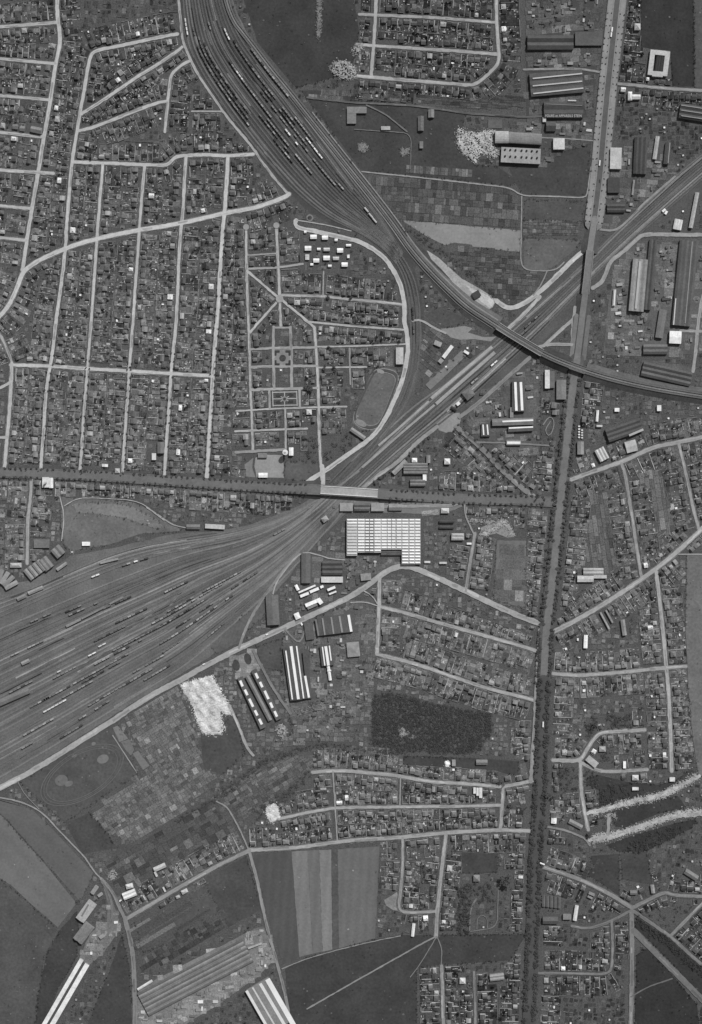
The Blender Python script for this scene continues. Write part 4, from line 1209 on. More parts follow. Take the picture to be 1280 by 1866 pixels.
# engine depot and yard sheds
for k in range(4):
    a = (47 + k * 7.6, 1038 - k * 5.5)
    S('engine_shed', 'pale engine shed bay, %s from the southwest' % ordinal(k + 1), (a[0], a[1] + 0.0, a[0] + 14, a[1] + 17), 7.4, 7, 142, 'gable', 1, 1.5, group='engine shed bays', keep=1)
S('engine_shed', 'broad grey engine shed roof behind the narrow bays', (78, 1018, 92, 1036), 17, 8, 128, 'gable', 2, 1.5)
S('engine_shed', 'northeastern grey engine shed roof', (101, 998, 113, 1012), 18, 8, 124, 'gable', 2, 1.5)
for k in range(5):
    an = math.radians(28 + k * 15)
    cx, cy = -8, 1082
    S('roundhouse_bay', 'pale roundhouse bay, %s from the east' % ordinal(k + 1), (cx + math.cos(an) * 22, cy - math.sin(an) * 22, cx + math.cos(an) * 46, cy - math.sin(an) * 46), 7.5, 7, 136 if k % 2 else 150, 'gable', 1, 1.2, cat='roundhouse', group='roundhouse bays', keep=1)
S('workshop', 'white lodge beside the roundhouse', *rect(20, 1026, 40, 1034), 5, 172, 'hip')
S('workshop', 'pale outlined yard office north of the engine shed', *rect(63, 983, 91, 998), 5, 112, 'flat')
S('goods_shed', 'pale yard shed below the engine sheds', (53, 1081, 79, 1070), 6, 5, 152, 'gable')
S('goods_shed', 'grey yard shed west of the pale one', (33, 1092, 48, 1085), 6, 5, 132, 'gable')
S('goods_shed', 'narrow pale shed east of the engine sheds', (105, 1038, 122, 1026), 5, 5, 150, 'gable')
S('hut', 'bright white hut in the curved siding meadow', *rect(151, 987.5, 165, 994), 5, 238, 'flat')
S('goods_shed', 'thin pale platform roof in the upper yard', (184, 1026, 216, 1018), 3, 5, 146, 'flat')
S('goods_shed', 'long thin pale platform roof, west half', (122, 1141, 148, 1128), 4, 5, 134, 'flat')
S('goods_shed', 'long thin pale platform roof, east half', (150, 1127, 191, 1106), 2.6, 5, 126, 'flat')
S('goods_shed', 'thin pale platform roof near the yard throat', (201, 1100, 225, 1088), 3, 5, 130, 'flat')
S('goods_shed', 'pale oblong shed in the western yard', (41, 1209, 54, 1203), 6, 5, 146, 'gable')
S('goods_shed', 'long grey warehouse on the western yard edge', (-10, 1285, 54, 1257), 11, 7, 116, 'gable', 1, 2)
# southwest
S('brick_kiln', 'pale brickworks roof, northernmost', (178, 1614, 169, 1627), 7, 6, 146, 'gable')
S('brick_kiln', 'large pale brickworks roof with grey centre', (147, 1675, 170, 1643), 17, 8, 166, 'gable', 1, 2, strips=[(151, 1667, 163, 1646, 3, 118)])
S('brick_kiln', 'broad grey brickworks roof below the large pale one', (143, 1713, 165, 1684), 20, 8, 132, 'gable', 2)
S('hut', 'small pale brickworks hut beside the loop', (180, 1632, 187, 1627), 5, 4, 150, 'flat')
S('hut', 'small pale brickworks hut inside the yard', (183, 1708, 190, 1703), 6, 4, 142, 'flat')
S('long_shed', 'western of two long white sheds at the bottom edge', (150, 1747, 80, 1868), 7, 6, 224, 'gable', 1, 1, cat='shed')
S('long_shed', 'eastern of two long white sheds at the bottom edge', (160, 1756, 95, 1868), 8, 6, 224, 'gable', 1, 1, cat='shed')
S('villa', 'white farmhouse by the country road, upper part', (231, 1615, 243, 1612), 8, 7, 206, 'hip')
S('villa', 'white farmhouse by the country road, lower part', (226, 1633, 248, 1624), 13, 7, 214, 'gable', 2)
S('workshop', 'bright slanting barn north of the country road', (282, 1584, 302, 1575), 8, 6, 182, 'gable')
S('workshop', 'bright narrow wall shed below the slanting barn', (283, 1588, 287, 1596), 3, 4, 196, 'flat')
S('workshop', 'small bright narrow shed near the country road', (298, 1616, 302, 1624), 2.4, 3, 188, 'flat')
S('hut', 'pale square house on the south side of the country road', (332, 1626, 342, 1621), 7, 5, 184, 'hip')
S('hut', 'smaller pale house west of the square one', (322, 1635, 328, 1632), 5, 4, 170, 'hip')
S('factory_shed', 'wide dark works with pale ridges at the bottom', (262, 1830, 452, 1731), 46, 4, 112, 'gable', 11, 0.6, strips=[(272, 1842, 456, 1746, 2, 122), (258, 1822, 440, 1727, 2, 118)])
S('workshop', 'narrow white shed beside the curving lane', (252, 1802, 278, 1786), 4, 5, 206, 'gable')
S('factory_hall', 'pale factory hall with white bands at the bottom edge', (469, 1791, 515, 1868), 46, 8, 128, 'flat', strips=[(488, 1782, 536, 1866, 9, 226), (475, 1790, 522, 1870, 5.5, 212), (461, 1797, 505, 1872, 3, 196), (450, 1803, 490, 1873, 5, 216)])
S('workshop', 'thin pale wall shed beside the field lane', (453, 1727, 477, 1718), 2.4, 4, 168, 'flat')
# south centre
S('workshop', 'grey shed beside the white heap south of the wood', *rect(824, 1384, 830, 1395), 5, 146, 'flat')
S('workshop', 'grey long shed south of the wood', *rect(868, 1384, 888, 1393), 5, 124, 'gable')
for k, (a, b, c, d) in enumerate(((863, 1434.5, 867, 1445), (868.5, 1435, 872, 1449), (873.5, 1435, 878.5, 1453))):
    S('hut', 'white narrow hut, %s from the west of three' % ordinal(k + 1), *rect(a, b, c, d), 4, 206, 'flat', group='three white huts', keep=1)
S('workshop', 'white upright shed near the bottom side street', (754.5, 1682, 752, 1705), 5, 5, 214, 'gable')
S('villa', 'white square house at the bottom edge', *rect(838, 1781, 848, 1791), 6, 212, 'hip')
S('workshop', 'pale striped long roof at the bottom edge', (893, 1781, 918, 1778), 12, 6, 146, 'gable', 2)
S('workshop', 'walled villa house beside the southern park', *rect(863, 1594, 874, 1605), 6, 134, 'hip')
# east and southeast
S('workshop', 'white long roof beside the southern avenue', *rect(1052, 1049, 1081, 1060), 6, 186, 'gable', 1, 1.2)
S('workshop', 'pale broad roof above the white long one', *rect(1063, 1035, 1099, 1047), 6, 168, 'gable', 2, 1.2)
S('workshop', 'pale annex east of the white long roof', *rect(1082, 1048, 1105, 1053.5), 5, 176, 'flat')
S('workshop', 'bright white upright shed below the slanting road', (1067.5, 1157, 1066.5, 1180.5), 6.4, 6, 246, 'gable', 1, 1)
S('hut', 'small white hut beside the bright upright shed', *rect(1051.5, 1163, 1054, 1167), 3, 220, 'flat')
S('workshop', 'grey upright shed below the slanting road', (1134, 1129, 1138, 1157), 7, 6, 142, 'gable')
S('workshop', 'pale thin slanting shed row beside the slanting road', (1094, 1116, 1110, 1146), 2.6, 4, 156, 'flat')
S('workshop', 'second thin slanting shed row', (1104, 1112, 1116, 1134), 2.6, 4, 136, 'flat')
S('hut', 'white upright house in the forked streets', *rect(1135.5, 1387, 1140, 1399), 5, 236, 'flat')
S('workshop', 'pale flat house in the angle of the forked streets', (1070, 1380, 1087, 1394), 11, 6, 166, 'flat')
S('workshop', 'pale house above the angle of the forked streets', *rect(1092, 1360, 1103, 1369), 5, 162, 'hip')
S('hut', 'white house below the lower forked street, upper', *rect(1152, 1412, 1163, 1421), 5, 200, 'hip')
S('hut', 'white house below the lower forked street, lower', *rect(1152, 1434, 1163, 1439), 4, 206, 'flat')
S('hut', 'white square hut at the street end', *rect(1220, 1416, 1229, 1423), 4, 204, 'flat')
S('workshop', 'pale long roof near the lane below the banks', (1037, 1495, 1060, 1507), 8, 5, 138, 'gable')
S('workshop', 'white slanting shed near the five-way crossing', (1051, 1649, 1047, 1676), 6, 6, 206, 'gable', 1, 1.2)
S('workshop', 'pale block beside the white slanting shed', *rect(1026, 1665, 1040, 1674), 6, 128, 'flat')
S('workshop', 'grey shed at the southern avenue below the greenhouses', *rect(989, 1670, 1016, 1682), 6, 92, 'gable')
for k in range(5):
    S('greenhouse', 'grey greenhouse, %s from the west in the row' % ordinal(k + 1), *rect(988 + k * 7, 1631 + k * 0.8, 993.5 + k * 7, 1651 + k * 0.8), 3, 96, 'gable', group='greenhouse row', keep=1)
S('workshop', 'pale barn by the five-way crossing', (1188, 1612, 1190, 1626), 6, 6, 150, 'gable')
S('workshop', 'grey barn in the walled yard by the crossing', *rect(1148, 1622, 1160, 1629), 6, 122, 'gable')
S('workshop', 'pale mottled roof on the northeast of the crossing', (1248, 1586, 1270, 1600), 10, 5, 122, 'gable')
S('hut', 'upper of two pale huts near the radial road', (1073, 1626, 1083, 1630), 4, 4, 140, 'flat')
S('hut', 'lower of two pale huts near the radial road', (1071, 1632, 1079, 1636), 3, 4, 136, 'flat')

# roof lettering of the lettered works, laid on the south slope
fc = bpy.data.curves.new('roof_lettering', 'FONT')
fc.body = 'FOURS et APPAREILS STEIN'
fc.size = 6.2
fc.space_character = 1.12
fc.offset = 0.10
fc.extrude = 0.12
fc.materials.append(MATS['plain_paint'])
fo = bpy.data.objects.new('roof_lettering', fc)
COL.objects.link(fo)
fo.parent = stein
col(fo, 196)
bpy.context.view_layer.update()
tw = fo.dimensions.x
fo.scale = (65.5 / max(tw, 1e-3), 1, 1)
sl = math.atan2(2.2, 14.5 / 2)
fo.location = (-33.5, -13.6, 8.62 - 1.76)
fo.rotation_euler = (sl, 0, 0)
bpy.context.view_layer.update()
lme = bpy.data.meshes.new_from_object(fo.evaluated_get(bpy.context.evaluated_depsgraph_get()))
lo = link('roof_lettering', lme, stein)
lo.location, lo.rotation_euler, lo.scale = fo.location, fo.rotation_euler, fo.scale
col(lo, 196)
bpy.data.objects.remove(fo)


# ================================================================== HEAPS, GARDENS, ODD STRUCTURES
CRUMBS = []


def heap(label, poly, h, v, rough=0.35, name='spoil_heap', kind=None):
    pl = P(poly)
    xs, ys = [p[0] for p in pl], [p[1] for p in pl]
    st = 1.7
    nx, ny = int((max(xs) - min(xs)) / st) + 2, int((max(ys) - min(ys)) / st) + 2
    ids = {}
    mb = MB()
    grid = {}
    for i in range(-1, nx + 1):
        for j in range(-1, ny + 1):
            x, y = min(xs) + i * st, min(ys) + j * st
            ins = inside(x, y, pl)
            z = 0.35
            if ins:
                dm = min(math.hypot(x - (xs[k] + xs[k - 1]) / 2, y - (ys[k] + ys[k - 1]) / 2) for k in range(len(xs)))
                z = 0.5 + h * min(1.0, 0.25 + dm / 18) * (0.55 + 0.45 * math.sin(x * 0.31 + 1.3 * math.sin(y * 0.23))) + RNG.uniform(0, h * rough)
            grid[i, j] = (*W(x + RNG.uniform(-.6, .6), y + RNG.uniform(-.6, .6))[:2], z, ins)
    for i in range(-1, nx):
        for j in range(-1, ny):
            q = [grid[i, j], grid[i, j + 1], grid[i + 1, j + 1], grid[i + 1, j]]
            full = sum(c[3] for c in q)
            if full >= 1 and not (full < 4 and RNG.random() < .55) and not (rough >= .6 and RNG.random() < .2):
                mb.face([c[:3] for c in q], A(min(240, max(60, v + RNG.gauss(0, 7)))))
    o = mb.build(name, 'spoil_chalk')
    o.data.polygons.foreach_set('use_smooth', [True] * len(o.data.polygons))
    tag(o, label, 'heap', kind=kind)
    mark(pl, 2)
    for a, b in zip(pl, pl[1:] + pl[:1]):
        for _ in range(int(math.hypot(b[0] - a[0], b[1] - a[1]) * .9)):
            t, e = RNG.random(), abs(RNG.gauss(0, 3.2))
            an = RNG.uniform(0, 6.28)
            CRUMBS.append((a[0] + (b[0] - a[0]) * t + math.cos(an) * e, a[1] + (b[1] - a[1]) * t + math.sin(an) * e, RNG.uniform(.4, 1.5), v - RNG.uniform(0, 60)))


heap('largest white chalk tip below the works road', '327,1247 350,1240 388,1230 396,1246 405,1262 416,1280 422,1292 424,1302 410,1302 402,1296 404,1310 410,1326 404,1337 386,1340 370,1336 360,1318 352,1290 342,1272', 2.5, 196)
heap('speckled pale rubble tip on the northern meadow', '600,122 612,112 630,110 645,118 652,134 640,147 622,144 608,136', 2.5, 150, 1.0)
heap('pale rubble strip beside the northern street end', '640,88 656,80 664,86 656,96 646,104', 1.5, 150, 1.0)
heap('big pale ash tip west of the kiln hall', '834,232 846,238 872,242 894,234 904,240 900,262 912,284 900,288 876,280 868,298 852,288 840,276 832,262', 2.2, 170, 0.6)
heap('bright white tip at the dead-end street', '484,1474 494,1464 506,1466 510,1480 512,1492 494,1499 486,1490', 2.0, 196)
heap('pale clearing heap inside the dark wood', '728,1322 736,1324 744,1334 756,1344 746,1346 728,1342', 1.0, 146)
heap('small brilliant white heap south of the wood', '811,1387 816,1385 820,1391 818,1398 813,1396', 2.0, 245, 0.1)
heap('pale rubble heap at the foot of the twin workshops', '502,1326 512,1318 520,1322 525,1336 514,1346 506,1340', 1.5, 146, 0.9)
heap('scattered pale rubble south of the white-lit workshop', '536,1296 580,1282 606,1262 626,1258 628,1288 606,1302 580,1294 545,1304', 1.2, 112, 0.8, kind='stuff')
heap('pale zigzag earthwork beside the excavation', '850,944 880,946 906,950 892,956 872,952 856,952', 1.2, 140, 0.8)
heap('bright ridge of the excavation', '872,974 894,962 914,948 926,950 936,968 938,978 930,974 920,958 902,968 884,978', 1.5, 158, 0.6)
heap('pale rubble beside the country footpath', '196,1600 202,1584 212,1586 216,1594 206,1604', 1.2, 140, 0.8)
heap('pale patch of tipped earth on the waste meadow', '652,262 664,260 672,268 668,278 654,276', 0.5, 122)
heap('second pale patch of tipped earth on the waste meadow', '730,270 746,270 747,280 732,284', 0.5, 120)
heap('pale earth strip in the northern meadow', '578,-40 587,-40 586,60 580,73 577,60', 0.3, 116, 0.2)
for lab_, pts_, hw_ in (('broken pale rubble of the upper earth bank', '1076,1481 1105,1474 1135,1465 1172,1457 1210,1447 1240,1432 1272,1414', 6.5),
                        ('broken pale rubble of the lower earth bank', '1078,1530 1100,1526 1120,1522 1146,1514 1172,1505 1198,1496 1222,1487 1262,1480 1296,1478', 7.5)):
    a_ = np.array([p[:2] for p in P(pts_)])
    t_, n_ = normals(a_)
    up = [tuple(a_[i] + n_[i] * hw_ * RNG.uniform(.7, 1.25)) for i in range(len(a_))]
    dn = [tuple(a_[i] - n_[i] * hw_ * RNG.uniform(.7, 1.25)) for i in range(len(a_))]
    heap(lab_, ' '.join('%.1f,%.1f' % p for p in up + dn[::-1]), .9, 158, .7, kind='stuff')
heap('pale earth bank end beside the banks', '1100,1486 1120,1480 1124,1492 1110,1500', 0.8, 132, 0.6)


def disc(name, cx, cy, rx, ry, rot, z, v, mat, label=None, cat=None, kind='structure', parent=None, hgt=0.0):
    c = W(cx, cy)
    pts = []
    for k in range(28):
        an = 2 * math.pi * k / 28
        x, y = math.cos(an) * rx, math.sin(an) * ry
        pts.append((c[0] + x * math.cos(rot) - y * math.sin(rot), c[1] + x * math.sin(rot) + y * math.cos(rot)))
    mb = MB()
    if hgt:
        mb.box(pts, z, z + hgt, A(v))
    else:
        mb.face([(p[0], p[1], z) for p in pts], A(v))
    o = mb.build(name, mat, parent)
    if label:
        tag(o, label, cat, kind=kind)
    return o


disc('lawn', 431, 1212, 6.2, 10.5, math.radians(12), 0.7, 72, 'meadow', 'dark oval lawn, western of the pair', 'lawn')
disc('lawn', 452, 1200.5, 6.6, 10.5, math.radians(14), 0.7, 72, 'meadow', 'dark oval lawn, eastern of the pair', 'lawn')
disc('flower_bed', 515.5, 652.5, 6, 6, 0, 0.6, 70, 'garden_soil', 'round dark central bed of the garden square', 'flower bed', hgt=0.5)
disc('road', 449, 414, 5.5, 5.5, 0, 1.64, 150, 'road_dust', 'round turning place, western street head', 'road')
disc('road', 504, 411, 5.5, 5.5, 0, 1.65, 150, 'road_dust', 'round turning place, middle street head', 'road')
disc('road', 510, 545, 7, 7, 0, 1.66, 150, 'road_dust', 'round centre of the star streets', 'road')
disc('shrub_ring', 499, 470, 4.2, 4.2, 0, 0.6, 58, 'foliage', 'dark round bush ring, upper of two', 'shrub', kind=None, hgt=1.2)
disc('shrub_ring', 499.5, 482, 4.4, 4.4, 0, 0.6, 58, 'foliage', 'dark round bush ring, lower of two', 'shrub', kind=None, hgt=1.2)
disc('turntable', 857, 648, 4.6, 4.6, 0, 0.7, 62, 'railway_ballast', 'dark round turntable beside the white hut', 'turntable', kind=None, hgt=0.4)
disc('roundabout_ring', 565, 397, 6.4, 6.4, 0, 0.62, 124, 'road_dust', 'pale ring of the sidings turning circle', 'road')
disc('lawn', 565, 397, 3.8, 3.8, 0, 0.72, 74, 'meadow', 'dark centre of the sidings turning circle', 'lawn')
disc('flower_bed', 820, 796, 10, 9, 0, 0.62, 70, 'meadow', 'dark round lawn below the station square', 'lawn')
# corner hedges of the garden square and its parterres
k = 0
for sx, sy, w in ((-1, -1, 'northwest'), (1, -1, 'northeast'), (-1, 1, 'southwest'), (1, 1, 'southeast')):
    mb = MB()
    cx, cy = 515.5 + sx * 14.5, 652 + sy * 13.5
    a, b = W(cx, cy), W(cx - sx * 9, cy - sy * 3.4)
    q = ccw([(a[0], a[1]), (b[0], a[1]), (b[0], b[1]), (a[0], b[1])])
    mb.box(q, 0.4, 1.6, A(64))
    b = W(cx - sx * 3.4, cy - sy * 9)
    a = W(cx, cy - sy * 3.5)
    q = ccw([(a[0], a[1]), (b[0], a[1]), (b[0], b[1]), (a[0], b[1])])
    mb.box(q, 0.4, 1.6, A(64))
    tag(mb.build('hedge', 'foliage'), 'clipped L-shaped hedge, %s corner of the garden square' % w, 'hedge', 'corner hedges of the garden square')
for pts, w in (('497,715 541,714', 1.8), ('498,739 541,738', 1.8), ('497,714 498,740', 1.8), ('541,713 542,739', 1.8), ('519,714 519,740', 1.6), ('499,727 541,726', 1.6),
               ('508,720 519,727 530,733', 1.4), ('508,734 519,727 530,720', 1.4)):
    k += 1
    mb = MB()
    ribbon(mb, P(pts), w, 0.62 + 0.005 * k, A(165))
    tag(mb.build('footpath', 'road_dust'), '%s pale gravel path of the formal parterre' % ordinal(k), 'footpath', kind='structure')
disc('flower_bed', 519, 727, 5, 5, 0, 0.72, 132, 'road_dust', 'pale round centre of the formal parterre', 'flower bed')
disc('flower_bed', 519, 727, 2.6, 2.6, 0, 0.75, 66, 'garden_soil', 'dark round bed in the parterre centre', 'flower bed', hgt=0.4)
for k, (x, y) in enumerate(((508, 721), (530, 720), (508, 733), (530, 732))):
    disc('flower_bed', x, y, 5, 2.2, 0, 0.76, 62, 'garden_soil', 'dark oval parterre bed, %s counted by rows' % ordinal(k + 1), 'flower bed', hgt=0.3)
for k, (x, y) in enumerate(((516, 919), (526, 919), (516, 927), (526, 927))):
    c = W(x, y)
    mb = MB()
    mb.box([(c[0] - 3.6, c[1] - 2.6), (c[0] + 3.6, c[1] - 2.6), (c[0] + 3.6, c[1] + 2.6), (c[0] - 3.6, c[1] + 2.6)], 0.3, 0.9, A(52))
    tag(mb.build('flower_bed', 'garden_soil'), 'dark oblong bed beside the yard throat, %s of four' % ordinal(k + 1), 'flower bed', 'four dark beds')
# running track rings
ring = P('685,672 700,669 722,674 729,685 725,702 697,775 680,787 655,782 642,770 645,750 655,730 677,682')
ctr = np.mean([(p[0], p[1]) for p in ring], 0)
for k, (f, w, v) in enumerate(((0.96, 1.4, 142), (0.84, 1.3, 140), (0.90, 4.0, 82))):
    pl = [(ctr[0] + (p[0] - ctr[0]) * f, ctr[1] + (p[1] - ctr[1]) * f, 0) for p in ring]
    pl = chaikin(pl + [pl[0]], 2, 20)
    mb = MB()
    ribbon(mb, pl, w, 0.62 + 0.01 * k, A(v), caps=False)
    tag(mb.build('running_track', 'road_dust'), ('outer kerb', 'inner kerb', 'dark cinder lane')[k] + ' of the oval running track', 'running track', kind='structure')
disc('sand_patch', 694, 677, 7, 3.6, math.radians(-20), 0.66, 148, 'road_dust', 'pale worn ground at the top of the running track', 'sand patch')
disc('sand_patch', 658, 771, 11, 5.5, math.radians(-25), 0.66, 132, 'road_dust', 'pale worn ground at the bottom of the running track', 'sand patch')
for k, (f, v) in enumerate(((1.0, 100), (0.93, 94), (0.86, 98))):
    pl = []
    for q in range(41):
        an = 2 * math.pi * q / 40
        x, y = math.cos(an) * 84 * f, math.sin(an) * 42 * f
        r = math.radians(-31)
        pl.append((150 + x * math.cos(r) - y * math.sin(r), 1412 + x * math.sin(r) + y * math.cos(r), 0))
    mb = MB()
    ribbon(mb, pl, 1.6, 0.62 + 0.01 * k, A(v), caps=False)
    tag(mb.build('running_track', 'road_dust'), '%s worn ring of the grass horse track' % ordinal(k + 1), 'running track', kind='structure')
for k, (x, y, rx, ry, v) in enumerate(((188, 1383, 11, 8, 116), (171, 1355, 4, 3, 122), (136, 1377, 5, 3, 118), (112, 1422, 12, 10, 104), (126, 1428, 8, 5, 108))):
    disc('sand_patch', x, y, rx, ry, math.radians(20), 0.57 + .005 * k, v, 'ploughed_field', 'pale worn patch inside the horse track, %s by size of wear' % ordinal(k + 1), 'sand patch')

# water tower
wt = bpy.data.objects.new('water_tower', None)
COL.objects.link(wt)
wt.location = W(521, 825)
tag(wt, 'round white water tower beside the playground', 'water tower')
m = 20


def ringm(r0, z0, r1, z1, top=True):
    V = [(math.cos(2 * math.pi * q / m) * r0, math.sin(2 * math.pi * q / m) * r0, z0) for q in range(m)] + [(math.cos(2 * math.pi * q / m) * r1, math.sin(2 * math.pi * q / m) * r1, z1) for q in range(m)]
    F = [(q, (q + 1) % m, m + (q + 1) % m, m + q) for q in range(m)]
    if top:
        F.append(tuple(range(m, 2 * m)))
    return V, F


col(link('tower_shaft', raw_mesh('tower_shaft', *ringm(2.2, 0, 2.2, 14), 'wall_render'), wt), 160)
col(link('tank', raw_mesh('tank', *ringm(4.9, 14, 4.9, 19), 'wall_render'), wt), 236)
col(link('roof', raw_mesh('roof', *ringm(4.4, 19.02, 0.8, 20.4), 'roof_covering'), wt), 214)
col(link('lantern', raw_mesh('lantern', *ringm(0.8, 20.4, 0.8, 21.6), 'roof_covering'), wt), 90)
mark([(513, 817), (529, 817), (529, 833), (513, 833)], 2)

# ================================================================== TREES
def crown_mesh(seed, nq=150, flat=0.8):
    r = random.Random(seed)
    lobes = [(r.gauss(0, .42), r.gauss(0, .42), r.gauss(0.05, .3), r.uniform(.42, .62)) for _ in range(7)]
    V, F = [], []
    for _ in range(nq):
        lx, ly, lz, lr = r.choice(lobes)
        d = Vector((r.gauss(0, 1), r.gauss(0, 1), r.gauss(0.25, 1))).normalized()
        rr = lr * r.uniform(0.7, 1.0)
        c = Vector((lx, ly, lz * flat)) + d * rr
        s = r.uniform(.13, .24)
        nrm = (d + Vector((r.gauss(0, .5), r.gauss(0, .5), r.gauss(.3, .5)))).normalized()
        u = nrm.orthogonal().normalized()
        w = nrm.cross(u)
        an = r.uniform(0, 6.28)
        u, w = u * math.cos(an) + w * math.sin(an), w * math.cos(an) - u * math.sin(an)
        k0 = len(V)
        V += [tuple(c + u * s), tuple(c + w * s * .8), tuple(c - u * s), tuple(c - w * s * .8)]
        F.append((k0, k0 + 1, k0 + 2, k0 + 3))
    return V, F


def trunk_mesh():
    V, F = [], []

    def limb(a, b, r0, r1):
        d = (b - a).normalized()
        u = d.orthogonal().normalized()
        w = d.cross(u)
        k0 = len(V)
        for p, rr in ((a, r0), (b, r1)):
            for q in range(6):
                V.append(tuple(p + (u * math.cos(q * math.pi / 3) + w * math.sin(q * math.pi / 3)) * rr))
        for q in range(6):
            F.append((k0 + q, k0 + (q + 1) % 6, k0 + 6 + (q + 1) % 6, k0 + 6 + q))
    limb(Vector((0, 0, 0)), Vector((0, 0, .62)), .06, .042)
    for an in (0.3, 2.3, 4.4):
        limb(Vector((0, 0, .55)), Vector((math.cos(an) * .3, math.sin(an) * .3, .95)), .04, .016)
    return V, F


CROWN_VF = [crown_mesh(40 + i) for i in range(6)]
CROWNS = [raw_mesh('crown', v, f, 'tree_leaves') for v, f in CROWN_VF]
TRUNK = raw_mesh('trunk', *trunk_mesh(), 'tree_bark')
BUSH_VF = [crown_mesh(90 + i, 42) for i in range(6)]


def tree(name, x, y, r, hgt, v, label, group, cat='tree', z=0.0):
    rt = bpy.data.objects.new(name, None)
    COL.objects.link(rt)
    rt.location = W(x, y, z)
    rt.rotation_euler = (0, 0, RNG.uniform(0, 6.28))
    tag(rt, label, cat, group)
    t = link('trunk', TRUNK, rt)
    t.scale = (hgt * .55, hgt * .55, hgt * .6)
    col(t, 70)
    c = link('crown', RNG.choice(CROWNS), rt)
    c.location = (0, 0, hgt * .62)
    c.scale = (r, r * RNG.uniform(.88, 1.12), hgt * .38)
    col(c, v + RNG.uniform(-6, 6))
    return rt


def mass_tree(mb, x, y, r, hgt, v, z=0.0, vf=None, var=.25):
    V, F = RNG.choice(vf or BUSH_VF)
    c = W(x, y)
    an = RNG.uniform(0, 6.28)
    ca, sa = math.cos(an) * r, math.sin(an) * r
    k0 = len(mb.v)
    mb.v.extend([(c[0] + p[0] * ca - p[1] * sa, c[1] + p[0] * sa + p[1] * ca, z + hgt * (.6 + p[2] * .4)) for p in V])
    tone = A(v)
    for f in F:
        mb.f.append((f[0] + k0, f[1] + k0, f[2] + k0, f[3] + k0))
        mb.t.append(tone * RNG.uniform(1 - var, 1 + var))


def tree_row(name, pl, off, step, r, hgt, v, phrase, group, start_word, skip=0.06, zfun=None, rng=None, jitter=0.8):
    a, L = resample(pl, step)
    t, n = normals(a)
    num = 0
    for i in range(len(a)):
        if rng and not (rng[0] <= i / len(a) <= rng[1]):
            continue
        x, y = a[i, 0] + n[i, 0] * off + RNG.uniform(-jitter, jitter), a[i, 1] + n[i, 1] * off + RNG.uniform(-jitter, jitter)
        if not (-14 < x < 1294 and -14 < y < 1880):
            continue
        if RNG.random() < skip:
            continue
        num += 1
        tree(name, x, y, r * RNG.uniform(.8, 1.15), hgt * RNG.uniform(.85, 1.15), v, '%s, %s from the %s in %s' % (name.replace('_', ' '), ordinal(num), start_word, phrase), group, z=a[i, 2] if a.shape[1] > 2 else 0)


sa = AV['southern avenue']
sa_top = [p for p in sa if p[1] > 684]
for sg, sd in ((1, 'west'), (-1, 'east')):
    tree_row('plane_tree', [p for p in sa_top if p[1] < 1236], sg * 11.0, 8.2, 4.6, 5.2, 84, 'the upper %s row of the southern avenue' % sd, 'plane trees of the southern avenue', 'north')
    tree_row('plane_tree', [p for p in sa_top if p[1] >= 1236], sg * 8.2, 8.2, 5.2, 5.2, 74, 'the lower %s row of the southern avenue' % sd, 'plane trees of the southern avenue', 'north')
ta = AV['tree-lined avenue']
tree_row('linden_tree', [p for p in ta if p[0] < 562], -8.2, 9.8, 3.1, 4.2, 82, 'the north row west of the bridge', 'linden trees of the east-west avenue', 'west')
tree_row('linden_tree', [p for p in ta if p[0] < 562], 8.2, 9.8, 3.1, 4.2, 82, 'the south row west of the bridge', 'linden trees of the east-west avenue', 'west')
tree_row('linden_tree', [p for p in ta if 706 < p[0] < 1000], -8.0, 9.5, 2.9, 4.2, 84, 'the north row east of the bridge', 'linden trees of the east-west avenue', 'west')
tree_row('linden_tree', [p for p in ta if 706 < p[0] < 1000], 8.0, 9.5, 2.9, 4.2, 84, 'the south row east of the bridge', 'linden trees of the east-west avenue', 'west')
RD = {r[0]: r[4] for r in road_data}
for ph, st, nm in (('the sixth long western street', 12, 'sixth'), ('the fourth long western street', 13, 'fourth'), ('the third long western street', 15, 'third'), ('the fifth long western street', 14, 'fifth'), ('the bent northern street', 16, 'bent')):
    pl = [p for p in RD[ph] if p[1] > (400 if nm == 'sixth' else 640)]
    w = [r[1] for r in road_data if r[0] == ph][0]
    for sg, sd in ((1, 'west'), (-1, 'east')):
        tree_row('street_tree', pl, sg * (w / 2 + 1.0), st, 1.9, 3.6, 80, 'the %s row of %s' % (sd, ph), 'small street trees of the western streets', 'north', skip=0.2)
bl = [p for p in AV['boulevard'] if p[1] > 20]
for off, sd in ((8.2, 'inner west'), (-8.2, 'inner east'), (15.5, 'outer west'), (-15.5, 'outer east')):
    tree_row('young_tree', bl, off, 11.5, 1.4, 3.5, 66, 'the %s row of the boulevard' % sd, 'young trees of the boulevard', 'north', skip=0.12)
for sg, sd in ((5.5, 'southwest'), (-5.5, 'northeast')):
    tree_row('chestnut_tree', RD['the tree-shaded station avenue'], sg, 14, 3.2, 4.4, 82, 'the %s row of the station avenue' % sd, 'chestnut trees of the station avenue', 'station')
tree_row('chestnut_tree', RD['the station approach'], -6, 12, 3.2, 5, 84, 'the row of the station approach', 'chestnut trees of the station approach', 'station', rng=(.1, .95))
